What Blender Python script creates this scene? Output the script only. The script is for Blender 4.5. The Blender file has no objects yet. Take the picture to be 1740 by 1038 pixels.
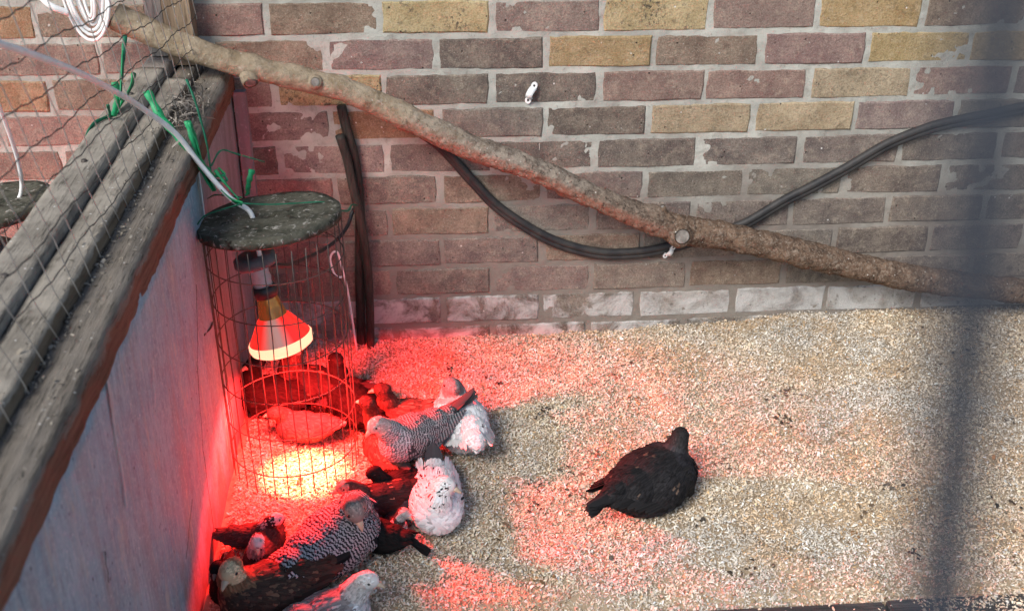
import bpy, bmesh, math, random
import numpy as np
from mathutils import Vector, Matrix, Euler
D = bpy.data
SC = bpy.context.scene
C = SC.collection
R = math.radians
random.seed(7)
rng = np.random.default_rng(11)

# ------------------------------------------------------------------ camera, light, exposure
cam_d = D.cameras.new('camera')
cam = D.objects.new('camera', cam_d); C.objects.link(cam)
cam.location = (0.3184, -2.2696, 1.3326)
cam.rotation_euler = (1.0652, -0.0066, -0.0743)
cam_d.sensor_width = 36.0
cam_d.lens = 1909.3 / 1740 * 36
cam_d.clip_start = 0.01; cam_d.clip_end = 200
cam_d.dof.use_dof = True
cam_d.dof.focus_distance = 2.1
cam_d.dof.aperture_fstop = 6.0
SC.camera = cam

SUN_EL, SUN_AZ = 43, 218          # azimuth measured clockwise from +Y (the wall's back)
world = D.worlds.new('World'); SC.world = world
world.use_nodes = True
wn = world.node_tree.nodes; wl = world.node_tree.links
bg = wn['Background']
sky = wn.new('ShaderNodeTexSky'); sky.sky_type = 'NISHITA'; sky.sun_disc = False
sky.sun_elevation = R(SUN_EL); sky.sun_rotation = R(SUN_AZ)
wl.new(sky.outputs[0], bg.inputs[0]); bg.inputs[1].default_value = 0.105
sun_d = D.lights.new('sun', 'SUN'); sun_d.energy = 2.6; sun_d.angle = R(26); sun_d.color = (1.0, .96, .89)
sun = D.objects.new('sun', sun_d); C.objects.link(sun)
_d = Vector((math.sin(R(SUN_AZ)) * math.cos(R(SUN_EL)), math.cos(R(SUN_AZ)) * math.cos(R(SUN_EL)), math.sin(R(SUN_EL))))
sun.rotation_euler = _d.to_track_quat('Z', 'Y').to_euler()
SC.view_settings.view_transform = 'Standard'
SC.view_settings.look = 'None'
SC.view_settings.exposure = 0.64
SC.view_settings.gamma = 1.0
SC.view_settings.use_curve_mapping = False

# ------------------------------------------------------------------ object helpers
def tag(o, label=None, cat=None, group=None, kind=None):
    if label: o['label'] = label
    if cat: o['category'] = cat
    if group: o['group'] = group
    if kind: o['kind'] = kind
    return o

def empty(name, loc, label, cat, group=None, rz=0):
    o = D.objects.new(name, None); C.objects.link(o)
    o.location = loc; o.rotation_euler = (0, 0, rz); o.empty_display_size = .05
    return tag(o, label, cat, group)

def link(name, me, mat, parent=None, smooth=False, loc=None):
    o = D.objects.new(name, me); C.objects.link(o)
    if mat and not me.materials: me.materials.append(mat)
    if smooth: me.shade_smooth()
    if parent: o.parent = parent
    if loc is not None: o.location = loc
    return o

def mesh(name, v, f):
    me = D.meshes.new(name)
    me.from_pydata([tuple(p) for p in v], [], [tuple(q) for q in f]); me.update()
    return me

def join(parts):
    V, F, n = [], [], 0
    for v, f in parts:
        V += [tuple(p) for p in v]; F += [tuple(i + n for i in q) for q in f]; n += len(v)
    return V, F

def spline(pts, n=8):
    """Catmull-Rom through the points"""
    P = [Vector(p) for p in pts]
    if len(P) < 3: return [P[0].lerp(P[-1], i / n) for i in range(n + 1)]
    P = [P[0] * 2 - P[1]] + P + [P[-1] * 2 - P[-2]]
    out = []
    for i in range(1, len(P) - 2):
        a, b, c, d = P[i - 1:i + 3]
        for k in range(n):
            t = k / n
            out.append(.5 * ((2 * b) + (c - a) * t + (2 * a - 5 * b + 4 * c - d) * t * t + (3 * b - a - 3 * c + d) * t ** 3))
    out.append(P[-2])
    return out

def tube(pts, r, sides=8, cap=True, flat=1.0):
    P = [Vector(p) for p in pts]; n = len(P)
    rad = r if hasattr(r, '__len__') else [r] * n
    V, F = [], []
    up = None
    for i in range(n):
        t = (P[min(i + 1, n - 1)] - P[max(i - 1, 0)]).normalized()
        if up is None:
            up = Vector((0, 0, 1)) if abs(t.z) < .9 else Vector((1, 0, 0))
        s = t.cross(up).normalized(); up = s.cross(t).normalized()
        for k in range(sides):
            a = 2 * math.pi * k / sides
            V.append(P[i] + (s * math.cos(a) + up * math.sin(a) * flat) * rad[i])
    for i in range(n - 1):
        for k in range(sides):
            a, b = i * sides + k, i * sides + (k + 1) % sides
            F.append((a, b, b + sides, a + sides))
    if cap:
        F.append(tuple(reversed(range(sides)))); F.append(tuple(range((n - 1) * sides, n * sides)))
    return V, F

def ring(c, r, rad, seg=40, sides=5, wob=0.0, tilt=None):
    P = []
    ph = random.random() * 6
    for i in range(seg):
        a = 2 * math.pi * i / seg
        q = Vector((r * math.cos(a) * (1 + wob * math.sin(2 * a + ph)), r * math.sin(a) * (1 + wob * math.cos(3 * a + ph)), wob * r * math.sin(a + ph)))
        if tilt: q = tilt @ q
        P.append(Vector(c) + q)
    V, F = [], []
    for i in range(seg):
        t = (P[(i + 1) % seg] - P[i - 1]).normalized()
        o = (P[i] - Vector(c)).normalized(); u = t.cross(o).normalized()
        for k in range(sides):
            a = 2 * math.pi * k / sides
            V.append(P[i] + (o * math.cos(a) + u * math.sin(a)) * rad)
    for i in range(seg):
        for k in range(sides):
            j = (i + 1) % seg
            F.append((i * sides + k, i * sides + (k + 1) % sides, j * sides + (k + 1) % sides, j * sides + k))
    return V, F

def lathe(prof, seg=32):
    V, F = [], []
    m = len(prof)
    for i in range(seg):
        a = 2 * math.pi * i / seg
        for r, z in prof: V.append((r * math.cos(a), r * math.sin(a), z))
    for i in range(seg):
        j = (i + 1) % seg
        for k in range(m - 1):
            F.append((i * m + k, j * m + k, j * m + k + 1, i * m + k + 1))
    return V, F

def box(x0, x1, y0, y1, z0, z1):
    V = [(x0, y0, z0), (x1, y0, z0), (x1, y1, z0), (x0, y1, z0), (x0, y0, z1), (x1, y0, z1), (x1, y1, z1), (x0, y1, z1)]
    return V, [(3, 2, 1, 0), (4, 5, 6, 7), (0, 1, 5, 4), (1, 2, 6, 5), (2, 3, 7, 6), (3, 0, 4, 7)]

# value noise in numpy
_T = rng.random((64, 64, 64)).astype(np.float32)
def vnoise(p):
    p = np.asarray(p, dtype=np.float64)
    i = np.floor(p).astype(int); f = p - i; f = f * f * (3 - 2 * f)
    o = 0
    for dx in (0, 1):
        for dy in (0, 1):
            for dz in (0, 1):
                w = (f[:, 0] if dx else 1 - f[:, 0]) * (f[:, 1] if dy else 1 - f[:, 1]) * (f[:, 2] if dz else 1 - f[:, 2])
                o = o + w * _T[(i[:, 0] + dx) % 64, (i[:, 1] + dy) % 64, (i[:, 2] + dz) % 64]
    return o * 2 - 1
def fbm(p, oct=4):
    p = np.asarray(p, dtype=np.float64); a, s, o = .5, 1.0, 0
    for k in range(oct):
        o = o + a * vnoise(p * s + 13.7 * k); a *= .5; s *= 2.03
    return o

# ------------------------------------------------------------------ material helpers
class NT:
    def __init__(s, name, rough=.8, spec=.3):
        s.m = D.materials.new(name); s.m.use_nodes = True
        s.t = s.m.node_tree; s.b = s.t.nodes['Principled BSDF']
        s.b.inputs['Roughness'].default_value = rough
        s.b.inputs['Specular IOR Level'].default_value = spec
    def n(s, typ, **kw):
        x = s.t.nodes.new(typ)
        for k, v in kw.items(): setattr(x, k, v)
        return x
    def l(s, a, b): s.t.links.new(a, b)
    def setin(s, node, i, v):
        if hasattr(v, 'is_linked') or hasattr(v, 'links'): s.l(v, node.inputs[i])
        else: node.inputs[i].default_value = v
    def coord(s, scale=(1, 1, 1), kind='Object', rnd=False):
        c = s.n('ShaderNodeTexCoord'); mp = s.n('ShaderNodeMapping')
        s.l(c.outputs[kind], mp.inputs[0]); mp.inputs['Scale'].default_value = scale
        if rnd:
            oi = s.n('ShaderNodeObjectInfo'); mu = s.n('ShaderNodeMath', operation='MULTIPLY')
            s.l(oi.outputs['Random'], mu.inputs[0]); mu.inputs[1].default_value = 57.0
            cb = s.n('ShaderNodeCombineXYZ'); s.l(mu.outputs[0], cb.inputs[0]); s.l(mu.outputs[0], cb.inputs[2])
            s.l(cb.outputs[0], mp.inputs['Location'])
        return mp.outputs[0]
    def noise(s, vec, scale, detail=5, rough=.6, dist=0):
        x = s.n('ShaderNodeTexNoise'); s.l(vec, x.inputs['Vector'])
        x.inputs['Scale'].default_value = scale; x.inputs['Detail'].default_value = detail
        x.inputs['Roughness'].default_value = rough; x.inputs['Distortion'].default_value = dist
        return x.outputs['Fac']
    def voro(s, vec, scale):
        x = s.n('ShaderNodeTexVoronoi'); s.l(vec, x.inputs['Vector']); x.inputs['Scale'].default_value = scale
        return x.outputs['Distance']
    def ramp(s, fac, lo, hi, a=0.0, b=1.0):
        x = s.n('ShaderNodeMapRange'); s.l(fac, x.inputs[0])
        x.inputs[1].default_value = lo; x.inputs[2].default_value = hi; x.inputs[3].default_value = a; x.inputs[4].default_value = b
        return x.outputs[0]
    def mix(s, fac, a, b, mode='MIX'):
        x = s.n('ShaderNodeMix', data_type='RGBA', blend_type=mode)
        for i, v in ((0, fac), (6, a), (7, b)):
            if isinstance(v, tuple) and len(v) == 3: v = (*v, 1)
            s.setin(x, i, v)
        return x.outputs[2]
    def math(s, op, a, b=0.0):
        x = s.n('ShaderNodeMath', operation=op); s.setin(x, 0, a); s.setin(x, 1, b)
        return x.outputs[0]
    def col(s, c):
        if isinstance(c, tuple): s.b.inputs['Base Color'].default_value = (*c[:3], 1)
        else: s.l(c, s.b.inputs['Base Color'])
    def bump(s, h, strength=.5, dist=.002):
        x = s.n('ShaderNodeBump'); s.l(h, x.inputs['Height'])
        x.inputs['Strength'].default_value = strength; x.inputs['Distance'].default_value = dist
        s.l(x.outputs[0], s.b.inputs['Normal'])
    def attr(s, name):
        x = s.n('ShaderNodeAttribute', attribute_name=name); return x

def simple(name, c, rough=.7, spec=.3, metal=0.0, var=.25, scale=40, bump=.2):
    t = NT(name, rough, spec); v = t.coord()
    n = t.noise(v, scale, 5)
    f = t.ramp(n, .3, .7)
    t.col(t.mix(f, tuple(x * (1 - var) for x in c), tuple(min(1, x * (1 + var)) for x in c)))
    t.b.inputs['Metallic'].default_value = metal
    if bump: t.bump(n, bump, .001)
    return t.m

# bricks: colour from the object, alpha = how mottled
def brick_mat(name, lime=0.0):
    t = NT(name, .92, .15); v = t.coord((1, 1, 1), rnd=True)
    oi = t.n('ShaderNodeObjectInfo')
    big = t.noise(v, 14, 4, .6); mid = t.noise(v, 60, 5, .65); fine = t.noise(v, 260, 4, .7)
    base = oi.outputs['Color']
    dark = t.mix(1.0, base, (.52, .50, .50), 'MULTIPLY'); lite = t.mix(.45, base, (.62, .52, .38))
    c = t.mix(t.ramp(big, .32, .68), t.mix(.55, base, dark), t.mix(.45, base, lite))
    c = t.mix(t.ramp(mid, .52, .70, 0, .6), c, lite); c = t.mix(t.ramp(t.noise(v, 33, 5, .7), .56, .70, 0, .6), c, dark)
    # black mottling on the yellow stocks
    mot = t.math('MULTIPLY', t.ramp(t.noise(v, 150, 3, .7), .50, .62), t.ramp(t.noise(v, 18, 3), .42, .6))
    c = t.mix(t.math('MULTIPLY', mot, oi.outputs['Alpha']), c, (.07, .06, .05))
    pit = t.ramp(t.voro(v, 55), .06, .13, 1, 0)
    pit = t.math('MULTIPLY', pit, t.ramp(t.noise(v, 30, 2), .52, .58))
    c = t.mix(pit, c, (.05, .04, .035))
    fleck = t.math('MULTIPLY', t.ramp(t.voro(v, 42), .05, .10, 1, 0), t.ramp(t.noise(v, 25, 2), .56, .60))
    c = t.mix(fleck, c, (.75, .72, .68))
    c = t.mix(t.ramp(fine, .45, .65, .0, .5), c, t.mix(1.0, base, (.30, .28, .27), 'MULTIPLY'))
    c = t.mix(t.ramp(t.noise(v, 420, 2, .6), .60, .70, 0, .45), c, (.55, .50, .43))
    if lime:
        wv = t.coord((1, 1, 1), rnd=True)
        lm = t.ramp(t.noise(wv, 13, 6, .7, .6), .52 - lime * .22, .60)
        c = t.mix(t.math('MULTIPLY', lm, .72), c, (.62, .61, .59))
        c = t.mix(t.ramp(t.noise(wv, 70, 3), .62, .72, 0, .6), c, (.09, .07, .06))
    t.col(c)
    h = t.math('ADD', t.math('MULTIPLY', mid, .7), t.math('SUBTRACT', fine, t.math('MULTIPLY', pit, 1.5)))
    t.bump(h, .8, .003)
    return t.m
M = {}
M['brick'] = brick_mat('brick'); M['brick_lime'] = brick_mat('brick_lime', 1.0); M['brick_lime2'] = brick_mat('brick_lime_patchy', .35)

t = NT('mortar', .95, .1); v = t.coord()
n1 = t.noise(v, 9, 5, .6); n2 = t.noise(v, 120, 5, .7); n3 = t.noise(v, 500, 3, .6)
c = t.mix(t.ramp(n1, .35, .65), (.33, .325, .29), (.49, .485, .43))
sx = t.n('ShaderNodeSeparateXYZ'); t.l(v, sx.inputs[0])
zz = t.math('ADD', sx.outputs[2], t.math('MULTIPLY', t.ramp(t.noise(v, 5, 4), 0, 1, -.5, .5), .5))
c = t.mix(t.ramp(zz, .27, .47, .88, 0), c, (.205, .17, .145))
c = t.mix(t.ramp(t.noise(v, 28, 5, .7), .5, .66, 0, .6), c, (.27, .25, .215))      # splashed dirt on the lower courses
c = t.mix(t.ramp(n2, .58, .72, 0, .6), c, (.16, .14, .12))
t.col(c); t.bump(t.math('ADD', n2, t.math('MULTIPLY', n3, .5)), .7, .003)
M['mortar'] = t.m

def wood_mat(name, a, b, grain=(60, 3, 60), dust=None, axis_noise=1.0, rough=.9, speck=True, side=None):
    t = NT(name, rough, .15); v = t.coord(grain); v0 = t.coord()
    g = t.noise(v, 1.6, 6, .65, .4); g2 = t.noise(v, 5.5, 4, .7)
    c = t.mix(t.ramp(g, .3, .7), a, b)
    c = t.mix(t.ramp(g2, .52, .68, 0, .7), c, tuple(x * .35 for x in a))
    p = t.noise(v0, 16, 5, .6)
    if dust: c = t.mix(t.ramp(p, .40, .62, 0, .85), c, dust)
    if speck:
        c = t.mix(t.math('MULTIPLY', t.ramp(t.voro(v0, 90), .08, .16, 1, 0), t.ramp(t.noise(v0, 40, 2), .5, .6)), c, (.6, .58, .54))
    if side:
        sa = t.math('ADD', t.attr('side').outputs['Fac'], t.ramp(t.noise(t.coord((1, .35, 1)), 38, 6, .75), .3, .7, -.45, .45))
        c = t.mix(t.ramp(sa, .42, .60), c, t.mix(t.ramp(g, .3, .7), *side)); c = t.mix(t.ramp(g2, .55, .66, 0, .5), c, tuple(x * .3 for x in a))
    t.col(c); t.bump(t.math('ADD', g, t.math('MULTIPLY', g2, .8)), .8, .004)
    return t.m
M['rail_grey'] = wood_mat('weathered_wood', (.08, .068, .056), (.26, .225, .185), dust=(.21, .182, .152), side=((.10, .045, .03), (.25, .125, .085)))
M['rail_top'] = wood_mat('dusty_wood', (.14, .122, .10), (.29, .26, .215), grain=(25, 2.5, 25), dust=(.33, .295, .245), side=((.10, .075, .055), (.22, .175, .125)))
M['rail_red'] = wood_mat('red_wood', (.13, .055, .035), (.30, .15, .105), dust=(.26, .20, .165))
M['riser'] = wood_mat('brown_wood', (.13, .10, .075), (.27, .22, .165), grain=(20, 20, 8))
M['post'] = wood_mat('post_wood', (.21, .145, .095), (.34, .25, .17), grain=(50, 50, 3))
M['post_grey'] = wood_mat('grey_post_wood', (.24, .21, .19), (.36, .33, .30), grain=(50, 50, 3))
M['threshold'] = wood_mat('dark_wood', (.035, .034, .034), (.10, .095, .09), grain=(3, 50, 50))

t = NT('painted_board', .75, .25); v = t.coord((1, 1, 1)); vs = t.coord((1, 9, 1.1))
n1 = t.noise(v, 6, 5, .6); st = t.noise(vs, 4.5, 5, .6); sp = t.voro(t.coord((1, 1.3, .8)), 46)
c = t.mix(t.ramp(n1, .35, .65), (.225, .32, .39), (.33, .41, .465))
c = t.mix(t.ramp(st, .54, .68, 0, .6), c, (.40, .38, .385))
c = t.mix(t.ramp(t.noise(t.coord((1, 26, 1.2)), 6, 6, .75), .54, .64, 0, .6), c, (.44, .46, .50))
c = t.mix(t.ramp(t.noise(t.coord((1, 20, 1.6)), 7, 6, .75, .3), .56, .64, 0, .6), c, (.15, .16, .19))
c = t.mix(t.ramp(t.noise(v, 17, 6, .7), .54, .66, 0, .5), c, (.33, .315, .305))
c = t.mix(t.ramp(t.noise(t.coord((1, 1.6, .7)), 42, 6, .78), .50, .66, 0, .65), c, (.15, .17, .21))
c = t.mix(t.ramp(t.noise(vs, 2.2, 4), .50, .66, 0, .6), c, (.27, .25, .255))
c = t.mix(t.math('MULTIPLY', t.ramp(sp, .07, .13, 1, 0), t.ramp(t.noise(v, 35, 2), .48, .54)), c, (.06, .06, .07))
c = t.mix(t.math('MULTIPLY', t.ramp(t.voro(t.coord((1, 2, .9)), 48), .06, .11, 1, 0), t.ramp(t.noise(v, 20, 2), .55, .6)), c, (.68, .68, .70))
c = t.mix(t.ramp(t.noise(v, 150, 4, .7), .52, .66, 0, .55), c, (.46, .50, .55))
sb = t.n('ShaderNodeSeparateXYZ'); t.l(v, sb.inputs[0])
ht = t.math('ADD', sb.outputs[2], t.ramp(t.noise(t.coord((1, 1, .6)), 14, 5, .7), .2, .8, -.16, .16))
c = t.mix(t.ramp(ht, .02, .13, .75, 0), c, (.20, .16, .125))      # splashed bedding dirt along the foot
c = t.mix(t.math('MULTIPLY', t.ramp(t.noise(t.coord((1, 5, .8)), 5, 5, .7), .58, .66), t.ramp(t.noise(v, 60, 4, .7), .35, .6)), c, (.42, .40, .37))
t.col(c); t.bump(t.math('ADD', st, t.noise(v, 90, 4)), .5, .002)
M['board'] = t.m
t = NT('purple_board', .8, .2); v = t.coord((8, 8, 1.2)); v0 = t.coord()
c = t.mix(t.ramp(t.noise(v, 4, 5), .35, .65), (.20, .175, .185), (.30, .265, .28))
c = t.mix(t.ramp(t.noise(v0, 120, 4), .55, .75, 0, .4), c, (.5, .46, .48))
t.col(c); t.bump(t.noise(v, 9, 5), .4, .002)
M['board2'] = t.m

# bark: attribute 'u' runs along the branch
t = NT('bark', .9, .15); v = t.coord()
u = t.attr('u').outputs['Fac']
n1 = t.noise(v, 26, 5, .65); n2 = t.noise(v, 95, 5, .7); n3 = t.noise(v, 10, 4)
tan = t.mix(t.ramp(n1, .35, .65), (.23, .172, .11), (.41, .33, .235))
gry = t.mix(t.ramp(n1, .38, .62), (.13, .10, .08), (.33, .275, .22))
brn = t.mix(t.ramp(n1, .35, .65), (.075, .048, .034), (.20, .13, .088))
un = t.math('ADD', u, t.math('MULTIPLY', t.ramp(n3, 0, 1, -.5, .5), .16))
c = t.mix(t.ramp(un, .26, .36), tan, gry); c = t.mix(t.ramp(un, .45, .58), c, brn)
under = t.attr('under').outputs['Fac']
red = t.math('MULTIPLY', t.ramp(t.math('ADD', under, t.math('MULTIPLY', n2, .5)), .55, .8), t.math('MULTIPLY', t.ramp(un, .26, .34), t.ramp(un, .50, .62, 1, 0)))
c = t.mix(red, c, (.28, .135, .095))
c = t.mix(t.math('MULTIPLY', t.ramp(n2, .53, .64, 0, .8), t.ramp(un, .1, .42, .18, 1)), c, (.05, .036, .028)); c = t.mix(t.math('MULTIPLY', t.ramp(t.noise(t.coord((1, 1, 4)), 30, 5, .7), .55, .68, 0, .55), t.ramp(un, .30, .40, 1, 0)), c, (.20, .13, .07)); c = t.mix(t.ramp(t.noise(v, 48, 5, .75), .58, .68, 0, .7), c, t.mix(t.ramp(un, .3, .5), (.46, .40, .32), (.32, .26, .21)))
c = t.mix(t.math('MULTIPLY', t.ramp(t.voro(v, 70), .06, .14, 1, 0), t.ramp(t.noise(v, 22, 2), .5, .58)), c, (.62, .58, .52))
t.col(c); t.bump(t.math('ADD', n2, t.math('MULTIPLY', n1, .8)), 1.0, .005)
fl = t.noise(v, 190, 4, .75)
c = t.mix(t.math('MULTIPLY', t.ramp(fl, .50, .62, 0, .75), t.ramp(un, .12, .40, .15, 1)), c, t.mix(t.ramp(un, .3, .5), (.40, .35, .29), (.30, .235, .18)))
c = t.mix(t.math('MULTIPLY', t.ramp(t.noise(v, 120, 5, .8), .54, .62, 0, .8), t.ramp(un, .12, .40, .1, 1)), c, (.035, .025, .02)); t.col(c)
t.b.inputs['Specular IOR Level'].default_value = .04
M['bark'] = t.m
t = NT('cut_wood', .85, .2); v = t.coord()
c = t.mix(t.ramp(t.noise(v, 60, 4), .35, .65), (.12, .105, .09), (.29, .265, .235)); t.col(c); t.bump(t.noise(v, 90, 4), .5, .002)
M['cut'] = t.m

t = NT('mossy_wood', .95, .1); v = t.coord(); n1 = t.noise(v, 22, 6, .7); n2 = t.noise(v, 75, 5, .7, .8)
c = t.mix(t.ramp(n1, .35, .65), (.034, .036, .026), (.125, .118, .092))
c = t.mix(t.ramp(n2, .57, .66), c, (.36, .34, .30)); c = t.mix(t.ramp(t.noise(v, 40, 3), .6, .68), c, (.03, .028, .022))
t.col(c); t.bump(t.math('ADD', n1, n2), 1.0, .004)
M['lid'] = t.m
M['wire'] = simple('rusty_wire', (.10, .085, .075), .55, .5, .6, .4, 60, 0)
M['netting_light'] = simple('galvanised_wire', (.42, .40, .37), .5, .5, .4, .2, 60, 0)
M['netting_dark'] = simple('dark_wire', (.045, .042, .04), .6, .4, .3, .2, 60, 0)
M['black_pipe'] = simple('black_rubber', (.018, .018, .02), .45, .5, 0, .5, 50, .15)
t = NT('dusty_pipe', .6, .35); v = t.coord(); n = t.noise(v, 30, 5, .65)
geo = t.n('ShaderNodeNewGeometry'); sx = t.n('ShaderNodeSeparateXYZ'); t.l(geo.outputs['Normal'], sx.inputs[0])
sp_ = t.n('ShaderNodeSeparateXYZ'); t.l(v, sp_.inputs[0])
c = t.mix(t.math('MULTIPLY', t.ramp(n, .38, .6), t.ramp(sp_.outputs[0], .85, 1.15, .12, .8)), (.02, .02, .022), (.20, .175, .145))
t.col(c); t.bump(n, .3, .002)
M['dusty_pipe'] = t.m
M['old_pipe'] = wood_mat('old_black_rod', (.02, .018, .017), (.075, .065, .055), grain=(40, 40, 6), speck=False, rough=.55)
M['white_plastic'] = simple('white_plastic', (.74, .74, .73), .4, .5, 0, .06, 30, .05)
M['white_cable'] = simple('white_cable', (.82, .81, .79), .45, .4, 0, .1, 60, .05)
M['twine'] = simple('green_twine', (.015, .27, .10), .5, .4, 0, .35, 80, .3)
M['twine_dark'] = simple('dark_green_twine', (.012, .13, .07), .6, .3, 0, .35, 80, .3)
M['iron'] = simple('dark_iron', (.020, .026, .038), .6, .4, .2, .2, 30, .2)
M['paving'] = simple('paving', (.20, .19, .18), .9, .2, 0, .25, 8, .4)
M['earth'] = simple('bedding_base', (.36, .28, .19), .95, .1, 0, .3, 60, .8)

# ------------------------------------------------------------------ ground
def floor_h(x, y):
    """height of the wood-shaving bed"""
    p = np.stack([x, y, np.zeros_like(x)], 1)
    h = .015 * fbm(p * 3.1, 3) + .012 * fbm(p * 11 + 5, 3)
    h = h + .03 * np.clip((x - .35) / 1.1, 0, 1) * np.clip((y + .35) / .35, 0, 1) - .004
    fr = np.clip((y + .95) / .07, 0, 1)
    spill = np.clip((x - 1.17) / .15, 0, 1) * .6
    return np.where(y < -.88, h * fr + (fr - 1) * .03 * (1 - spill), h)

g = mesh('ground', *box(-30, 30, -30, 30, -.30, -.08)); link('ground', g, M['paving'])['kind'] = 'structure'
nx, ny = 200, 90
X, Y = np.meshgrid(np.linspace(-.98, 2.35, nx), np.linspace(-.985, .012, ny), indexing='ij')
Z = floor_h(X.ravel(), Y.ravel())
V = np.stack([X.ravel(), Y.ravel(), Z], 1)
idx = np.arange(nx * ny).reshape(nx, ny)
F = np.stack([idx[:-1, :-1].ravel(), idx[1:, :-1].ravel(), idx[1:, 1:].ravel(), idx[:-1, 1:].ravel()], 1)
me = mesh('bedding_floor', V.tolist(), F.tolist())
link('bedding_floor', me, M['earth'], smooth=True)['kind'] = 'structure'

# ------------------------------------------------------------------ brick wall
wall = empty('brick_wall', (0, .06, 0), 'long mottled brick wall with pale mortar joints at the back of the pen', 'wall')
nx, nz = 640, 260
X, Z = np.meshgrid(np.linspace(-1.25, 2.55, nx), np.linspace(-.14, 1.45, nz), indexing='ij')
p = np.stack([X.ravel(), Z.ravel(), 0 * X.ravel()], 1)
Y = -.0024 + .0026 * fbm(p * 60, 3) + .0012 * fbm(p * 9, 2)
V = np.stack([X.ravel(), Y - .06, Z.ravel()], 1)
idx = np.arange(nx * nz).reshape(nx, nz)
F = np.stack([idx[:-1, :-1].ravel(), idx[1:, :-1].ravel(), idx[1:, 1:].ravel(), idx[:-1, 1:].ravel()], 1)
v2, f2 = box(-1.25, 2.55, -.045, .05, -.14, 1.45)
me = mesh('mortar', *join([(V.tolist(), F.tolist()), (v2, f2)]))
link('mortar', me, M['mortar'], wall, True)

def brick_mesh(k, w=.2150, h=.0655):
    r = random.Random(k)
    xs = [-.5, -.25, 0, .25, .5]; zs = [-.5, 0, .5]
    ch = .0035
    rim = [(x, -.5) for x in xs] + [(.5, 0)] + [(x, .5) for x in reversed(xs)] + [(-.5, 0)]
    V, F = [], []
    jit = [(r.uniform(-.0016, .0016), r.uniform(-.0013, .0013)) for _ in rim]
    lean = r.uniform(-.0012, .0012)
    for ring_, (ins, y) in enumerate(((0, .03), (0, -.0010), (ch, -.0045))):
        for (x, z), (jx, jz) in zip(rim, jit):
            cut = 1.0 if not (abs(x) == .5 and abs(z) == .5) else 1 - .012 * r.random() - .008
            V.append((x * (w - 2 * ins) * cut + jx, y + (r.uniform(-.0006, .0006) if ring_ else 0) + lean * x * 2, z * (h - 2 * ins) * (cut if cut < 1 else 1) + jz))
    n = len(rim)
    for k2 in range(2):
        for i in range(n):
            j = (i + 1) % n
            F.append((k2 * n + i, k2 * n + j, (k2 + 1) * n + j, (k2 + 1) * n + i))
    b = 2 * n
    c = []
    for x in xs[1:-1]:
        V.append((x * (w - 2 * ch), -.0045 + r.uniform(-.0012, .0008), r.uniform(-.002, .002))); c.append(len(V) - 1)
    mid = [b + n - 1] + c + [b + 5]
    low = [b + i for i in range(5)]; top = [b + 10 - i for i in range(5)]
    for i in range(4):
        F.append((low[i], low[i + 1], mid[i + 1], mid[i])); F.append((mid[i], mid[i + 1], top[i + 1], top[i]))
    me = mesh('brick', V, F)
    return me
bm_n = [brick_mesh(k) for k in range(12)]
bm_l = [brick_mesh(50 + k) for k in range(6)]; bm_p = [brick_mesh(70 + k) for k in range(6)]
for m_ in bm_n: m_.materials.append(M['brick'])
for m_ in bm_l: m_.materials.append(M['brick_lime'])
for m_ in bm_p: m_.materials.append(M['brick_lime2'])
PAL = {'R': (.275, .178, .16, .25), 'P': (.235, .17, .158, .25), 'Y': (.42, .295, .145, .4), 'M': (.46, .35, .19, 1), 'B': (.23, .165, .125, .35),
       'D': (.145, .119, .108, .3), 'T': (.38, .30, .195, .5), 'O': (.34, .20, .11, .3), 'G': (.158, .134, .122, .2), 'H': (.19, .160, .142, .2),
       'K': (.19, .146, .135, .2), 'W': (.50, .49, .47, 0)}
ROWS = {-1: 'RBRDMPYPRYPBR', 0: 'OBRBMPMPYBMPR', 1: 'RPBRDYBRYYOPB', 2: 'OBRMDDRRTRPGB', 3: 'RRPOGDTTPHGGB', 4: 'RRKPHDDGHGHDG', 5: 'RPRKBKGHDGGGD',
        6: 'RRKKBHHDGHGDG', 7: 'RKRKKBHGDGHGD', 8: 'RKKRKKHBHHDGH', 9: 'KKPKKHHGHHHHH', 10: 'DKDKDGDGDGDGD'}  # lower rows redder at the left, the lamp's glow put into brick colours
rb = random.Random(3)
for r in range(-8, 11):
    pat = ROWS.get(r)
    for k in range(-5, 11):
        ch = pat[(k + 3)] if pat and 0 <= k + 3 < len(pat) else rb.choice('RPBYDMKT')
        x = (k + .5) * .225 + (.1125 if r % 2 else 0) + rb.uniform(-.003, .003)
        if r == 1 and k == 5: x += .003
        z = .03 + (9 - r) * .075 + .0375 + rb.uniform(-.0012, .0012)
        if r == 9: src = bm_l if k >= 3 else bm_p
        elif r == 10: src = bm_p
        else: src = bm_n
        o = D.objects.new('brick', rb.choice(src)); C.objects.link(o)
        o.parent = wall; o.location = (x, -.06 + rb.uniform(-.0012, .0012), z)
        o.rotation_euler = (rb.uniform(-.012, .012), rb.uniform(-.006, .006), rb.uniform(-.006, .006))
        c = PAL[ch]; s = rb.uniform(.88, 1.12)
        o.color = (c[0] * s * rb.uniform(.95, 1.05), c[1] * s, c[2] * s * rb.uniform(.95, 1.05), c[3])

# ------------------------------------------------------------------ partition
part = empty('partition', (-.09, -.9, 0), 'low timber partition with blue grey board and weathered wooden rail', 'partition')
PO = Vector((-.09, -.9, 0))
def off(v): return [(a - PO.x, b - PO.y, c - PO.z) for a, b, c in v]

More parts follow.
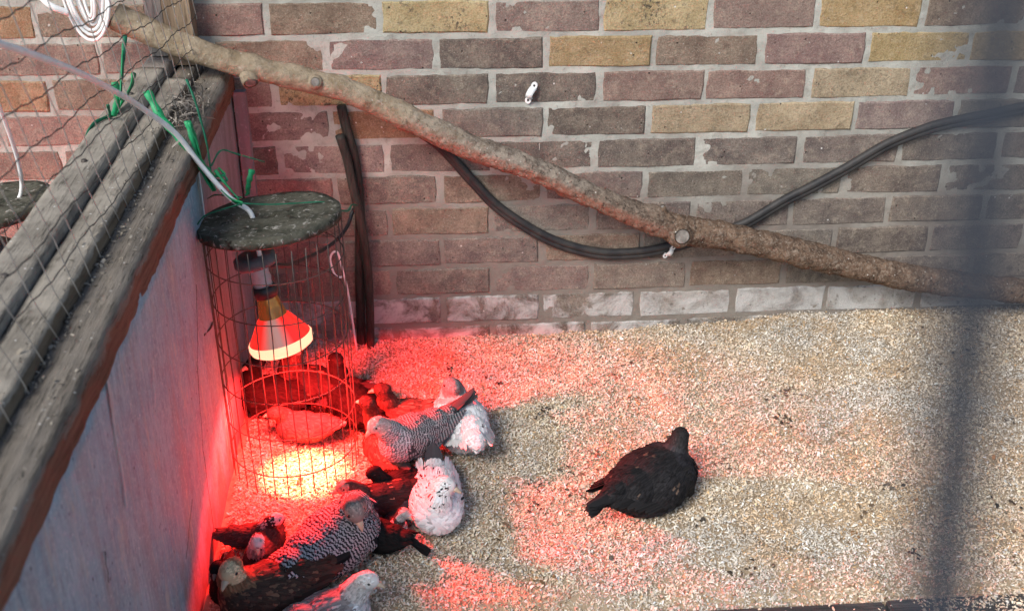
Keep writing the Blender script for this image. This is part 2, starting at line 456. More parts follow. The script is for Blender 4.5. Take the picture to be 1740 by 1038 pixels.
def plank(x0, x1, y0, y1, z0, z1, nx=6, ny=90, nz=3, amp=.003, fine=.0015, seed=0, edge=.004):
    """a weathered plank along Y with lengthwise splits; grid on the visible shell"""
    prof = []
    for i in range(nx + 1): prof.append((x1 - (x1 - x0) * i / nx, z1))
    prof = [(x1, z0 + (z1 - z0) * i / nz) for i in range(nz)] + prof + [(x0, z1 - (z1 - z0) * i / nz) for i in range(1, nz + 1)]
    V, F = [], []
    m = len(prof)
    ys = np.linspace(y0, y1, ny + 1)
    P = np.array([(x, y, z) for y in ys for x, z in prof])
    q = P + seed * 3.17
    d1 = fbm(q * np.array([120, 7, 120]), 3); d2 = fbm(q * np.array([40, 40, 40]), 3); d3 = fbm(q * np.array([15, 4, 15]) + 9, 2)
    cx, cz = (x0 + x1) / 2, (z0 + z1) / 2
    topm = np.clip((P[:, 2] - (z1 - 1e-4)) * 1e5, 0, 1)
    sidem = (np.abs(P[:, 0] - x1) < 1e-5) | (np.abs(P[:, 0] - x0) < 1e-5)
    corner = topm * sidem
    P[:, 2] += topm * (amp * d1 + fine * d2 * 1.5 + amp * d3) - corner * edge * (1 + d2 * 1.3)
    sgn = np.sign(P[:, 0] - cx)
    P[:, 0] += np.where(sidem, sgn * (fine * d2 * 2 + amp * .6 * d3), 0) - corner * sgn * edge * .6
    for i in range(ny):
        for k in range(m - 1):
            F.append((i * m + k, i * m + k + 1, (i + 1) * m + k + 1, (i + 1) * m + k))
    F.append(tuple(reversed(range(m)))); F.append(tuple(range(ny * m, ny * m + m)))
    return off(P.tolist()), [tuple(reversed(f)) for f in F]

def side_attr(me, x1, z1, d):
    co = np.zeros(len(me.vertices) * 3, dtype=np.float32); me.vertices.foreach_get('co', co); co = co.reshape(-1, 3) + np.array(PO)
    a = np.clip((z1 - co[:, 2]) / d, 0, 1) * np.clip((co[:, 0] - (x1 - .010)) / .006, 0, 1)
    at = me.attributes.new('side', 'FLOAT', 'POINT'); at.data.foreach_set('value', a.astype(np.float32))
# base plate: reddish split front edge, rough grey top
v, f = plank(-.135, -.076, -2.05, -.01, .602, .652, 9, 160, 5, .0050, .0022, 1, .003)
me = mesh('base_rail', v, f); me.materials.append(M['rail_grey'])
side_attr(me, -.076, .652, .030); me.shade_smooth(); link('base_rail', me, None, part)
v, f = plank(-.178, -.131, -2.05, -.16, .645, .676, 7, 150, 4, .0018, .0016, 2, .0022)
me = mesh('top_batten', v, f); me.materials.append(M['rail_top'])
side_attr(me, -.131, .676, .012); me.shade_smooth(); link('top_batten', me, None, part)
v, f = plank(-.236, -.181, -2.05, -.14, .60, .690, 6, 120, 4, .0012, .001, 3, .0015)
link('outer_rail', mesh('outer_rail', v, f), M['rail_top'], part, True)
v, f = plank(-.179, -.137, -.155, -.005, .60, .664, 5, 16, 3, .002, .001, 4, .003)
link('end_block', mesh('end_block', v, f), M['rail_grey'], part, True)
v, f = plank(-.236, -.182, -.135, -.005, .60, .681, 5, 16, 3, .0015, .001, 5, .003)
link('end_block', mesh('end_block', v, f), M['post_grey'], part, True)
# nail heads on the outer rail
for yy in (-.30, -.62, -1.0):
    v, f = lathe([(0, .003), (.004, .0025), (.005, 0), (.005, -.004)], 10)
    link('nail', mesh('nail', [(a - .209 - PO.x, b + yy - PO.y, c + .691) for a, b, c in v], f), M['wire'], part)

def sheet(x, y0, y1, z0, z1, th, ny, nz, amp, seed):
    Y, Zg = np.meshgrid(np.linspace(y0, y1, ny), np.linspace(z0, z1, nz), indexing='ij')
    p = np.stack([Y.ravel() + seed, Zg.ravel(), 0 * Y.ravel()], 1)
    Xf = x + amp * fbm(p * 6, 3)
    V = np.stack([Xf, Y.ravel(), Zg.ravel()], 1).tolist(); n = len(V)
    V += np.stack([Xf * 0 + x - th, Y.ravel(), Zg.ravel()], 1).tolist()
    idx = np.arange(ny * nz).reshape(ny, nz)
    F = [tuple(q) for q in np.stack([idx[:-1, :-1].ravel(), idx[1:, :-1].ravel(), idx[1:, 1:].ravel(), idx[:-1, 1:].ravel()], 1).tolist()]
    F += [tuple(n + i for i in reversed(q)) for q in F]
    rim = list(idx[:, 0]) + list(idx[-1, 1:]) + list(idx[::-1, -1][1:]) + list(idx[0, ::-1][1:-1])
    for a, b in zip(rim, rim[1:] + rim[:1]): F.append((int(b), int(a), int(a) + n, int(b) + n))
    return off(V), F
link('board', mesh('board', *sheet(-.0785, -2.05, -.447, -.07, .610, .018, 60, 24, .0022, 0)), M['board'], part, True)
link('board', mesh('board', *sheet(-.0835, -.441, -.012, -.07, .610, .016, 24, 24, .0018, 4)), M['board2'], part, True)
v, f = tube([(-.078, -.444, .605), (-.0795, -.4445, .3), (-.079, -.444, -.02)], .0018, 5)  # pale line along the seam, standing for the near board's end edge
link('pale_edge', mesh('pale_edge', off(v), f), M['white_plastic'], part)
v, f = box(-.0795, -.055, -.024, -.003, -.05, .60)
link('corner_batten', mesh('corner_batten', off(v), f), M['board2'], part)
DRIPS = [(-1.104, .602, -1.123, .424, .011), (-.914, .50, -.934, .448, .008)]
CRACKS = [(-.594, .46, -.640, .38, .0028), (-.640, .38, -.669, .35, .0024), (-.669, .35, -.715, .21, .004), (-.715, .21, -.728, .03, .003), (-.828, .20, -.915, .155, .0035), (-1.23, .445, -1.237, .405, .005)]
# lower board edge / skirting of the far board, a drip of pale paint and cracks on the near board
def streak(y0, z0, y1, z1, w, mat, name):
    n = 14; V = []; F = []
    for i in range(n + 1):
        t_ = i / n; ww = w * (.6 + .4 * math.sin(t_ * 9)) * (1 - t_ * .6)
        y = y0 + (y1 - y0) * t_ + .002 * math.sin(t_ * 11); z = z0 + (z1 - z0) * t_
        V += [(-.0748, y - ww / 2, z), (-.0742, y, z), (-.0748, y + ww / 2, z)]
    for i in range(n):
        for k in (0, 1): F.append((i * 3 + k, i * 3 + k + 1, i * 3 + k + 4, i * 3 + k + 3))
    link(name, mesh(name, off(V), F), mat, part)
M['rust_stain'] = simple('rust_stain', (.30, .19, .13), .8, .2, 0, .3, 40, .1)
M['paint_drip'] = simple('paint_drip', (.36, .38, .40), .6, .3, 0, .2, 60, .1)
M['crack'] = simple('crack', (.06, .05, .055), .9, .1, 0, .2, 60, 0)
for a_ in DRIPS: streak(*a_, M['paint_drip'], 'paint_drip')
for a_ in CRACKS: streak(*a_, M['crack'], 'crack')

# dirt and chips lying in the groove of the rail
def flakes(n, px, py, pz, size, tint, aspect=(.35, .8), lift=.5, seed=1, curlmax=1.5):
    r = np.random.default_rng(seed)
    L = size * np.clip(r.lognormal(0, .30, n), .4, 2.1); W = L * r.uniform(*aspect, n)
    yaw = r.uniform(0, 2 * np.pi, n); tl = r.normal(0, lift, n); rl = r.normal(0, lift, n)
    A = r.uniform(.1, 1.0, n) * curlmax * np.where(r.random(n) < .85, 1, -1)
    a = np.stack([np.cos(yaw) * np.cos(tl), np.sin(yaw) * np.cos(tl), np.sin(tl)], 1)
    b0 = np.stack([-np.sin(yaw), np.cos(yaw), 0 * yaw], 1)
    nrm = np.cross(a, b0); b = b0 * np.cos(rl)[:, None] + nrm * np.sin(rl)[:, None]; nrm = np.cross(a, b)
    P = np.stack([px, py, pz], 1)
    rows = []
    for s_, wk in ((-1, .6), (-.34, 1), (.34, .95), (1, .55)):      # a chip bent into an arc
        base = P + a * (L / (2 * A) * np.sin(A * s_))[:, None] - nrm * (L / (2 * A) * (1 - np.cos(A * s_)) - .25 * L * np.abs(A) * .5 * np.sign(A))[:, None]
        rows += [base - b * (W * .5 * wk)[:, None], base + b * (W * .5 * wk)[:, None]]
    V = np.stack(rows, 1).reshape(-1, 3)
    q = np.array([[0, 1, 3, 2], [2, 3, 5, 4], [4, 5, 7, 6]])
    F = (np.arange(n)[:, None, None] * 8 + q[None]).reshape(-1, 4)
    col = np.repeat(tint, 8, axis=0)
    me = D.meshes.new('flakes')
    me.vertices.add(len(V)); me.vertices.foreach_set('co', V.astype(np.float32).ravel())
    me.loops.add(F.size); me.loops.foreach_set('vertex_index', F.astype(np.int32).ravel())
    me.polygons.add(len(F)); me.polygons.foreach_set('loop_start', np.arange(0, F.size, 4, dtype=np.int32))
    me.update(calc_edges=True); me.validate()
    at = me.color_attributes.new('tint', 'FLOAT_COLOR', 'POINT')
    at.data.foreach_set('color', np.concatenate([col, np.ones((len(col), 1))], 1).astype(np.float32).ravel())
    return me
t = NT('shaving', .85, .2)
t.col(t.attr('tint').outputs['Color']); t.b.inputs['Subsurface Weight'].default_value = 0
M['shaving'] = t.m

n = 900
y = rng.uniform(-2.0, -.1, n); x = -.126 + rng.normal(0, .006, n)
x = np.where(rng.random(n) < .35, rng.uniform(-.15, -.085, n), x)
tint = np.array([(.24, .21, .17)]) * rng.uniform(.2, 1.7, (n, 1))
me = flakes(n, x, y, np.full(n, .653) + np.where(x < -.133, .026, 0), .0055, tint, (.2, .6), .5, 4)
o = link('debris', me, M['shaving'], part); o.location = -PO; o['kind'] = 'stuff'
n = 420
y = rng.normal(-.31, .05, n); x = -.115 + rng.normal(0, .014, n)
me = flakes(n, x, y, .655 + rng.uniform(0, .022, n), .020, np.array([(.16, .14, .12)]) * rng.uniform(.3, 2.2, (n, 1)), (.05, .14), .6, 5)
o = link('nest_debris', me, M['shaving'], part); o.location = -PO; o['kind'] = 'stuff'

# upright post of the run on the wall
po = empty('post', (-.17, -.03, .66), 'upright brown timber post against the brick wall above the partition rail', 'post')
def vplank(x0, x1, y0, y1, z0, z1, seed, amp=.0015):
    V, F = [], []
    nz = 50
    prof = [(x0, y1), (x0, y0), ((x0 + x1) / 2, y0 - .001), (x1, y0), (x1, y1)]
    P = np.array([(a, b, z) for z in np.linspace(z0, z1, nz + 1) for a, b in prof])
    d = fbm(P * np.array([60, 60, 8]) + seed, 3); P[:, 0] += amp * d; P[:, 1] += amp * np.roll(d, 3)
    m = len(prof)
    for i in range(nz):
        for k in range(m): F.append((i * m + k, i * m + (k + 1) % m, (i + 1) * m + (k + 1) % m, (i + 1) * m + k))
    F.append(tuple(reversed(range(m)))); F.append(tuple(range(nz * m, nz * m + m)))
    return [(a + .17, b + .03, c - .66) for a, b, c in P.tolist()], F
link('stud', mesh('stud', *vplank(-.190, -.137, -.055, -.007, .668, 1.45, 1)), M['post'], po)
link('batten', mesh('batten', *vplank(-.226, -.193, -.045, -.007, .684, 1.45, 2)), M['post_grey'], po)

# ------------------------------------------------------------------ wire netting above the rail
net = empty('wire_netting', (-.127, -.9, .66), 'sagging wire netting stapled to the rail in front of the next pen', 'netting')
def net_pt(y, z): return (0.0 + .003 * math.sin(y * 7 + z * 5), y + .9, z - .66)
k = 0
yb = -2.6
while yb < 0.25:                       # straight pale wires leaning back from the rail
    pts = []
    for i in range(13):
        z = .655 + i * .05; y = yb - (z - .655) * .523 + .004 * math.sin(i * 1.7 + k)
        if -2.0 < y < -.03: pts.append(net_pt(y, z))
    if len(pts) > 2:
        v, f = tube(pts, .0008, 4); link('wire', mesh('wire', v, f), M['netting_light'], net)
    yb += .0555; k += 1
for j in range(1, 13):                 # dark twisted wires running towards the wall
    pts = []
    for i in range(80):
        y = -2.0 + i * .025
        z = .655 + j * .05 - (y + .9) * .108 + .0011 * (1 if (i % 2 == 0) else -1) + .003 * math.sin(i * .6 + j)
        if z > .662 and y < -.03: pts.append(net_pt(y, z))
    if len(pts) > 2:
        v, f = tube(pts, .00095, 4); link('wire', mesh('wire', v, f), M['netting_dark'], net)

# ------------------------------------------------------------------ threshold at the front
th = empty('threshold', (.7, -.955, -.07), 'dark wooden threshold board along the front of the bedding', 'threshold')
xx = -.95
while xx < 2.3:
    w_ = .30 + random.random() * .12
    v, f = box(xx - .7, xx + w_ - .004 - .7, -.035, .035, 0, .073 + random.uniform(-.002, .002))
    b = bmesh.new(); vs = [b.verts.new(q) for q in v]; [b.faces.new([vs[i] for i in q]) for q in f]
    bmesh.ops.bevel(b, geom=b.edges[:], offset=.004, segments=2, affect='EDGES')
    me = D.meshes.new('plank'); b.to_mesh(me); b.free(); link('plank', me, M['threshold'], th)
    xx += w_

# ------------------------------------------------------------------ branch
BR = [(-.266, -.11, .78, .0285), (-.159, -.107, .727, .0275), (-.054, -.104, .685, .0255), (.056, -.101, .654, .0255), (.169, -.098, .619, .027), (.283, -.094, .559, .029),
      (.401, -.091, .498, .0293), (.523, -.088, .449, .0280), (.65, -.085, .384, .0285), (.781, -.082, .322, .031), (.848, -.079, .296, .034), (.916, -.076, .28, .0325),
      (1.052, -.072, .248, .0322), (1.192, -.069, .206, .033), (1.336, -.066, .167, .0317), (1.481, -.063, .134, .0322), (1.686, -.06, .102, .0312), (1.95, -.055, .052, .030)]
br = empty('branch', (.7, -.085, 0), 'long bare branch used as a perch slanting across the brick wall', 'branch')
n = 26
pts = spline([b[:3] for b in BR], n)
rad = np.interp(np.arange(len(pts)), np.arange(len(BR)) * n, [b[3] - .0028 for b in BR])
sides = 40
v, f = tube(pts, list(rad), sides)
P = np.array([tuple(q) for q in v]); cen = np.repeat(np.array([tuple(q) for q in pts]), sides, axis=0)
dirn = P - cen; dirn /= np.linalg.norm(dirn, axis=1)[:, None]
un = np.repeat(np.linspace(0, 1, len(pts)), sides)
rough = np.clip((un - .18) / .25, .25, 1)
dd = .0026 * fbm(P * 22, 3) + rough * (.0050 * fbm(P * 75, 3) + .0034 * fbm(P * 150, 3)) + .0016 * fbm(P * np.array([20, 90, 90]), 2)
for (bx, bz, amp, w) in ((.06, .67, .004, .02), (.15, .645, .005, .018), (.80, .345, .007, .02), (1.15, .215, .004, .02), (-.02, .69, .005, .02), (.95, .29, .004, .025), (1.4, .15, .004, .03)):
    dd += amp * np.exp(-((P[:, 0] - bx) ** 2 + (P[:, 2] - bz) ** 2) / w ** 2)
P = P + dirn * dd[:, None] - np.array([.7, -.085, 0])
me = mesh('bark', P.tolist(), f)
a = me.attributes.new('u', 'FLOAT', 'POINT'); a.data.foreach_set('value', un.astype(np.float32))
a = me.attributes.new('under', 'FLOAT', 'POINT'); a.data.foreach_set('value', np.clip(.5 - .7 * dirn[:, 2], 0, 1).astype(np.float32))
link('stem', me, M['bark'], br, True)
def knot(name, base, axis, r0, r1, L, scale_ring=True):
    ax = Vector(axis).normalized(); b = Vector(base) - Vector((.7, -.085, 0))
    pts = [b, b + ax * L * .5, b + ax * L * .92, b + ax * L]
    v, f = tube(pts, [r0, (r0 + r1) / 2, r1, r1 * .8], 16, True)
    P_ = np.array([tuple(q) for q in v]); P_ += .0012 * np.stack([fbm(P_ * 60 + i * 7, 3) for i in range(3)], 1)
    km = mesh(name, P_.tolist(), f[:-2]); at_ = km.attributes.new('u', 'FLOAT', 'POINT'); at_.data.foreach_set('value', np.full(len(P_), .2 if base[0] < .3 else .75, dtype=np.float32))
    o = link(name, km, M['bark'], br, True)
    v2, f2 = tube([b + ax * L * .97, b + ax * L * 1.0], [r1 * .70, r1 * .64], 16, True)
    link('cut_face', mesh('cut_face', v2, f2), M['cut'], o, False)
M['cut'].node_tree.nodes['Principled BSDF'].inputs['Roughness'].default_value = .95
knot('knot', (-.030, -.112, .668), (.25, -.80, -.60), .019, .0165, .026)
knot('knot', (.098, -.118, .649), (.1, -.93, .3), .016, .0115, .013)
knot('knot', (.852, -.100, .290), (.05, -.93, .20), .030, .022, .0185)
knot('spur', (.818, -.082, .332), (-.3, -.2, .9), .010, .006, .022)
v, f = tube([Vector((-.2665, -.11, .780)) - Vector((.7, -.085, 0)), Vector((-.268, -.11, .781)) - Vector((.7, -.085, 0))], [.0255, .024], 18)
link('cut_end', mesh('cut_end', v, f), M['cut'], br)

# ------------------------------------------------------------------ pipes and cables on the wall
CW = [(.262, -.014, .528), (.281, -.013, .516), (.335, -.012, .476), (.403, -.012, .394), (.467, -.012, .322), (.573, -.012, .248), (.68, -.012, .209), (.775, -.012, .205), (.855, -.012, .218), (.921, -.012, .238),
      (1.012, -.012, .267), (1.1, -.012, .323), (1.162, -.012, .357), (1.236, -.012, .401), (1.308, -.012, .448), (1.363, -.012, .474), (1.431, -.012, .497), (1.52, -.012, .514), (1.609, -.012, .532), (1.9, -.012, .585)]
pc = empty('cable', (.8, -.012, .3), 'thick black twin cable looping along the brick wall behind the branch', 'cable')
o3 = Vector((.8, -.012, .3))
for dz, rr in ((.0055, .0086), (-.0065, .0080)):
    v, f = tube([p_ + Vector((0, -.002 if dz > 0 else 0, dz)) - o3 for p_ in spline(CW, 8)], rr, 12)
    o = link('strand', mesh('strand', v, f), M['dusty_pipe'], pc, True)
T1 = [(.137, -.016, .565), (.144, -.016, .52), (.155, -.016, .467), (.16, -.016, .421), (.162, -.016, .352), (.158, -.016, .268), (.151, -.016, .151), (.145, -.016, -.02)]
T2 = [(.131, -.036, .509), (.143, -.036, .454), (.152, -.036, .387), (.162, -.036, .325), (.169, -.034, .247), (.172, -.032, .159), (.167, -.03, -.02)]
for pts_, rr, lab in ((T1, .0105, 'taller old black pipe standing against the brick wall beside the cage'), (T2, .0095, 'shorter old black pipe leaning in front of the taller pipe by the cage')):
    b0 = Vector(pts_[-1])
    v, f = tube([p_ - b0 for p_ in spline(pts_, 6)], rr, 12)
    P = np.array([tuple(q) for q in v]); P += .0013 * np.stack([fbm(P * np.array([50, 50, 12]) + 3 * i, 3) for i in range(3)], 1)
    tag(link('pipe', mesh('pipe', P.tolist(), f), M['old_pipe'], None, True, b0), lab, 'pipe', 'old black pipes on the wall')
PK = [(.137, -.06, .0), (.127, -.06, .147), (.119, -.06, .203), (.112, -.06, .246), (.104, -.06, .252), (.096, -.06, .243), (.094, -.061, .228), (.1, -.062, .2), (.110, -.062, .191), (.121, -.062, .193)]
v, f = tube([p_ - Vector(PK[0]) for p_ in spline(PK, 7)], .0024, 8)
tag(link('looped_tie', mesh('looped_tie', v, f), M['white_cable'], None, True, PK[0]), 'thin pale cord with a loop at its top standing beside the black pipes', 'cord')
CORD = [(.155, -.03, .345), (.145, -.03, .329), (.135, -.06, .311), (.114, -.12, .306), (.084, -.2, .319), (.06, -.3, .352), (.051, -.4, .394), (.03, -.46, .425)]
v, f = tube([p_ - Vector(CORD[0]) for p_ in spline(CORD, 7)], .0042, 8)
tag(link('lamp_cord', mesh('lamp_cord', v, f), M['black_pipe'], None, True, CORD[0]), 'black cord sagging from the pipes to the lamp holder in the cage', 'cord')

def clip(loc, rot, lab, sc=1.0):
    t_ = empty('cable_clip', loc, lab, 'clip', 'white cable clips on the wall'); t_.rotation_euler = rot
    V, F = [], []
    n = 12
    for i in range(n + 1):              # arched saddle
        a = math.pi * i / n
        for r_ in (.0115, .0085):
            for x_ in (-.006, .006): V.append((x_ * sc, -r_ * 1.25 * math.sin(a) * sc, r_ * math.cos(a) * sc))
    for i in range(n):
        b = i * 4
        F += [(b, b + 1, b + 5, b + 4), (b + 3, b + 2, b + 6, b + 7), (b + 2, b, b + 4, b + 6), (b + 1, b + 3, b + 7, b + 5)]
    link('saddle', mesh('saddle', V, F), M['white_plastic'], t_, True)
    for s in (1, -1):
        v, f = lathe([(.0022, -.0012), (.0058, -.0012), (.006, .0012), (.0022, .0012)], 14)
        V = [(a * sc, (c_ - .002) * sc, (b * 1.15 + s * .0155) * sc) for a, b, c_ in v]
        F = f + [tuple(i * 4 + k for k in ()) for i in ()]
        e = link('eyelet', mesh('eyelet', V, F), M['white_plastic'], t_)
        v, f = lathe([(0, -.0022), (.0022, -.0018), (.0024, 0)], 10)
        link('screw', mesh('screw', [(a * sc, (c_ - .001) * sc, (b + s * .0155) * sc) for a, b, c_ in v], f), M['netting_dark'], e)
    return t_
clip((.533, -.008, .584), (0, R(22), R(-25)), 'loose white saddle clip on a brown brick above the branch', 1.15)
clip((.849, -.022, .212), (0, R(40), 0), 'white saddle clip holding the black cable below the knot of the branch', .85)

# ------------------------------------------------------------------ white cables
WHITE = [(-.118, -1.5, 1.17), (-.118, -1.179, 1.04), (-.118, -1.098, 1.006), (-.118, -1.003, .966), (-.12, -.863, .904), (-.137 + .012, -.66, .806), (-.119, -.56, .747), (-.091, -.51, .691), (-.065, -.485, .628), (-.025, -.48, .566), (.006, -.475, .535), (.010, -.475, .50), (.014, -.475, .45)]
v, f = tube([p_ - Vector(WHITE[-1]) for p_ in spline(WHITE, 8)], .0044, 8)
tag(link('power_cable', mesh('power_cable', v, f), M['white_cable'], None, True, WHITE[-1]), 'white power cable running down over the rail into the cage lid', 'cable')
W2 = [(-.34, -.62, .86), (-.36, -.534, .78), (-.37, -.48, .729), (-.39, -.400, .601), (-.41, -.380, .53), (-.455, -.40, .50)]
v, f = tube([p_ - Vector(W2[-1]) for p_ in spline(W2, 8)], .0036, 8)
tag(link('power_cable', mesh('power_cable', v, f), M['white_cable'], None, True, W2[-1]), 'short white cable hanging behind the netting in the next pen', 'cable')
ck = empty('cable_coil', (-.300, -.15, .772), 'bundle of coiled white cable hanging by the left end of the branch', 'cable coil')
for i in range(6):                       # each turn of the hank, nested
    pts = []
    w_ = .043 - .0066 * i
    for k in range(28):
        a = 2 * math.pi * k / 28
        pts.append(Vector((w_ * math.cos(a) + .0015 * math.sin(3 * i), .004 * (i % 2) + .006 * math.sin(a + i), .085 + (.110 - .0085 * i) * math.sin(a))))
    pts.append(pts[0])
    v, f = tube(pts, .0031, 8, False); link('turn', mesh('turn', v, f), M['white_cable'], ck, True)
v, f = tube(spline([(-.03, -.02, .03), (-.055, -.03, .045), (-.075, -.02, .06)], 6), .006, 8)
link('loose_end', mesh('loose_end', v, f), M['white_cable'], ck, True)

# ------------------------------------------------------------------ green twine
def ribbon(pts, w, th=.0012, tw=0.0, endloop=False, face=(.3, -.85, .4)):
    P_ = spline(pts, 8); V, F = [], []
    fn = Vector(face).normalized(); n = len(P_)
    for i, p_ in enumerate(P_):
        t_ = (P_[min(i + 1, n - 1)] - P_[max(i - 1, 0)]).normalized()
        s = t_.cross(fn).normalized(); nn = s.cross(t_).normalized()
        a = tw * i / n; s2 = s * math.cos(a) + nn * math.sin(a); n2 = nn * math.cos(a) - s * math.sin(a)
        ww = w * (1 + .15 * math.sin(i * 1.3))
        V += [p_ - s2 * ww / 2 - n2 * th, p_ - s2 * ww * .1 + n2 * th * .6, p_ + s2 * ww * .15 - n2 * th * .2, p_ + s2 * ww / 2 + n2 * th, p_ + s2 * ww / 2 + n2 * th * 2.6, p_ - s2 * ww / 2 + n2 * th * 1.2]
    for i in range(n - 1):
        for k in range(6): F.append((i * 6 + k, i * 6 + (k + 1) % 6, i * 6 + 6 + (k + 1) % 6, i * 6 + 6 + k))
    F.append((5, 4, 3, 2, 1, 0)); F.append(tuple(range((n - 1) * 6, n * 6)))
    return V, F
def twine(name, label, base, items):
    t_ = empty(name, base, label, 'twine', 'green twine tied about the cages')
    for pts, w, mat, tw in items:
        v, f = ribbon([Vector(p_) - Vector(base) for p_ in pts], w, .0010 if w > .004 else .0008, tw)
        link('strand', mesh('strand', v, f), mat, t_, True)
tg, td = M['twine'], M['twine_dark']
twine('green_twine', 'bright green twine knotted round the white cable and the cage lid', (-.03, -.47, .58), [
    ([(-.142, -.45, .744), (-.12, -.47, .705), (-.09, -.48, .665), (-.052, -.47, .6)], .013, tg, .4),
    ([(-.084, -.45, .692), (-.077, -.46, .66), (-.071, -.46, .612), (-.053, -.47, .573)], .0105, tg, 1.0),
    ([(-.081, -.45, .690), (-.073, -.455, .66), (-.066, -.46, .615), (-.05, -.47, .573)], .006, tg, 2.0),
    ([(-.087, -.4, .747), (-.073, -.42, .713), (-.06, -.44, .652), (-.057, -.45, .601)], .0042, td, .8),
    ([(-.055, -.45, .61), (-.075 + .03, -.4, .619), (-.024, -.38, .605), (.022, -.36, .58)], .0030, td, .5),
    ([(-.002, -.36, .567), (-.009, -.37, .546), (-.014, -.37, .522)], .0105, tg, .7),
    ([(-.059, -.47, .616), (-.04, -.48, .585), (-.022, -.485, .563), (-.003, -.49, .557)], .008, tg, 2.5),
    ([(-.047, -.46, .607), (-.029, -.47, .583), (-.01, -.48, .56)], .006, tg, 1.5),
    ([(-.054, -.46, .596), (-.034, -.45, .594), (-.042, -.45, .608)], .005, tg, 1.0),
    ([(-.052, -.46, .59), (-.030, -.455, .585), (-.036, -.45, .598)], .004, td, 1.0),
    ([(-.004, -.49, .558), (.040, -.47, .546), (.078, -.45, .538), (.132, -.43, .530), (.150, -.43, .515)], .0025, td, .5),
    ([(.146, -.44, .530), (.149, -.445, .512), (.146, -.45, .495)], .007, td, 2.0),
    ([(.150, -.43, .515), (.158, -.30, .455), (.155, -.15, .40), (.158, -.048, .355)], .0038, td, .6),
    ([(-.005, -.49, .557), (-.039, -.5, .551), (-.065, -.51, .545), (-.083, -.5, .520), (-.086, -.48, .50)], .0025, td, .5),
    ([(-.005, -.47, .560), (-.030, -.44, .55), (-.060, -.42, .545), (-.078, -.40, .53)], .0025, td, .5)])
twine('green_twine', 'green twine tied to the outer rail behind the netting', (-.215, -.40, .69), [
    ([(-.2, -.307, .798), (-.205, -.337, .755), (-.21, -.366, .713), (-.215, -.403, .688)], .0065, td, .8),
    ([(-.204, -.317, .785), (-.205, -.347, .75), (-.208, -.376, .713), (-.213, -.403, .69)], .003, tg, 1.8),
    ([(-.205, -.40, .745), (-.205, -.405, .715), (-.212, -.42, .692)], .011, tg, .6),
    ([(-.207, -.261, .716), (-.205, -.312, .705), (-.212, -.4, .692)], .006, td, 1.2),
    ([(-.205, -.28, .722), (-.2, -.33, .715), (-.21, -.41, .693)], .005, tg, 2.0),
    ([(-.207, -.456, .725), (-.212, -.437, .70), (-.218, -.43, .693)], .005, td, 1.5),
    ([(-.2, -.41, .72), (-.205, -.38, .705), (-.21, -.40, .695)], .008, tg, 2.0),
    ([(-.212, -.41, .693), (-.236, -.47, .692), (-.242, -.52, .66)], .006, td, 1.0)])

# ------------------------------------------------------------------ heat-lamp cages
CX, CY, CR = .041, -.475, .118
TILT = Euler((R(-5), R(-5), 0)).to_matrix()
def make_cage(cx, cy, label, group):
    t_ = empty('brooder_cage', (cx, cy, 0), label, 'cage', group)
    for k in range(6):
        v, f = ring((0, 0, .058 + .079 * k), CR + random.uniform(-.001, .001), .0011, 44, 5, .012)
        link('ring', mesh('ring', v, f), M['wire'], t_, True)
    n = 32
    for i in range(n):
        a = 2 * math.pi * i / n + random.uniform(-.03, .03); b = random.uniform(-.02, .02)
        pts = []
        for k in range(7):
            z = .010 + (.512 - .010) * k / 6
            aa = a + b * math.sin(k * .9) * .5 + .010 * math.sin(k * 2 + i)
            pts.append((CR * 1.012 * math.cos(aa), CR * 1.012 * math.sin(aa), z))
        v, f = tube(pts, .00100, 5); link('wire', mesh('wire', v, f), M['wire'], t_, True)
    # twisted tie to the board
    v, f = tube(spline([(-.122, -.01, .33), (-.117, -.05, .338), (-.122, -.085, .345), (-.119, -.10, .352), (-.1265 + .005, -.07, .34)], 5), .0016, 5)
    link('tie_wire', mesh('tie_wire', v, f), M['wire'], t_, True)
    # rotten plywood lid
    nr, ns = 12, 64
    V, F = [], []
    for side in (1, 0):
        for i in range(nr + 1):
            r_ = .013 + (.1235 - .013) * i / nr
            for k in range(ns):
                a = 2 * math.pi * k / ns
                V.append((r_ * math.cos(a), r_ * math.sin(a), .016 * side))
    P_ = np.array(V); e = np.hypot(P_[:, 0], P_[:, 1])
    P_[:, 2] += np.where(P_[:, 2] > .008, .0035 * fbm(P_ * 45, 4) + .003 * fbm(P_ * 14, 2), 0)
    jit = 1 + np.where(e > .110, .018 * fbm(np.stack([P_[:, 0] * 30, P_[:, 1] * 30, 0 * e], 1), 3), 0)
    P_[:, 0] *= jit; P_[:, 1] *= jit
    w_ = (nr + 1) * ns
    for s, o_ in ((1, 0), (0, w_)):
        for i in range(nr):
            for k in range(ns):
                q = (o_ + i * ns + k, o_ + (i + 1) * ns + k, o_ + (i + 1) * ns + (k + 1) % ns, o_ + i * ns + (k + 1) % ns)
                F.append(q if s else tuple(reversed(q)))
    for i in (0, nr):
        for k in range(ns):
            q = (i * ns + k, i * ns + (k + 1) % ns, w_ + i * ns + (k + 1) % ns, w_ + i * ns + k)
            F.append(q if i == 0 else tuple(reversed(q)))
    P_ = np.array([tuple(TILT @ Vector(q)) for q in P_]) + np.array([-.003, 0, .512])
    lid = link('lid', mesh('lid', P_.tolist(), F), M['lid'], t_, True)
    v, f = ring((-.003, 0,   .511), .1185, .0020, 48, 5, 0, TILT)
    link('lid_ring', mesh('lid_ring', v, f), M['wire'], lid, True)
    return t_
cage = make_cage(CX, CY, 'tall wire brooder cage with mossy round lid around the glowing red lamp', 'wire brooder cages')
cage2 = make_cage(-.468, -.395, 'wire brooder cage with dark lid half hidden behind the rail in the next pen', 'wire brooder cages')

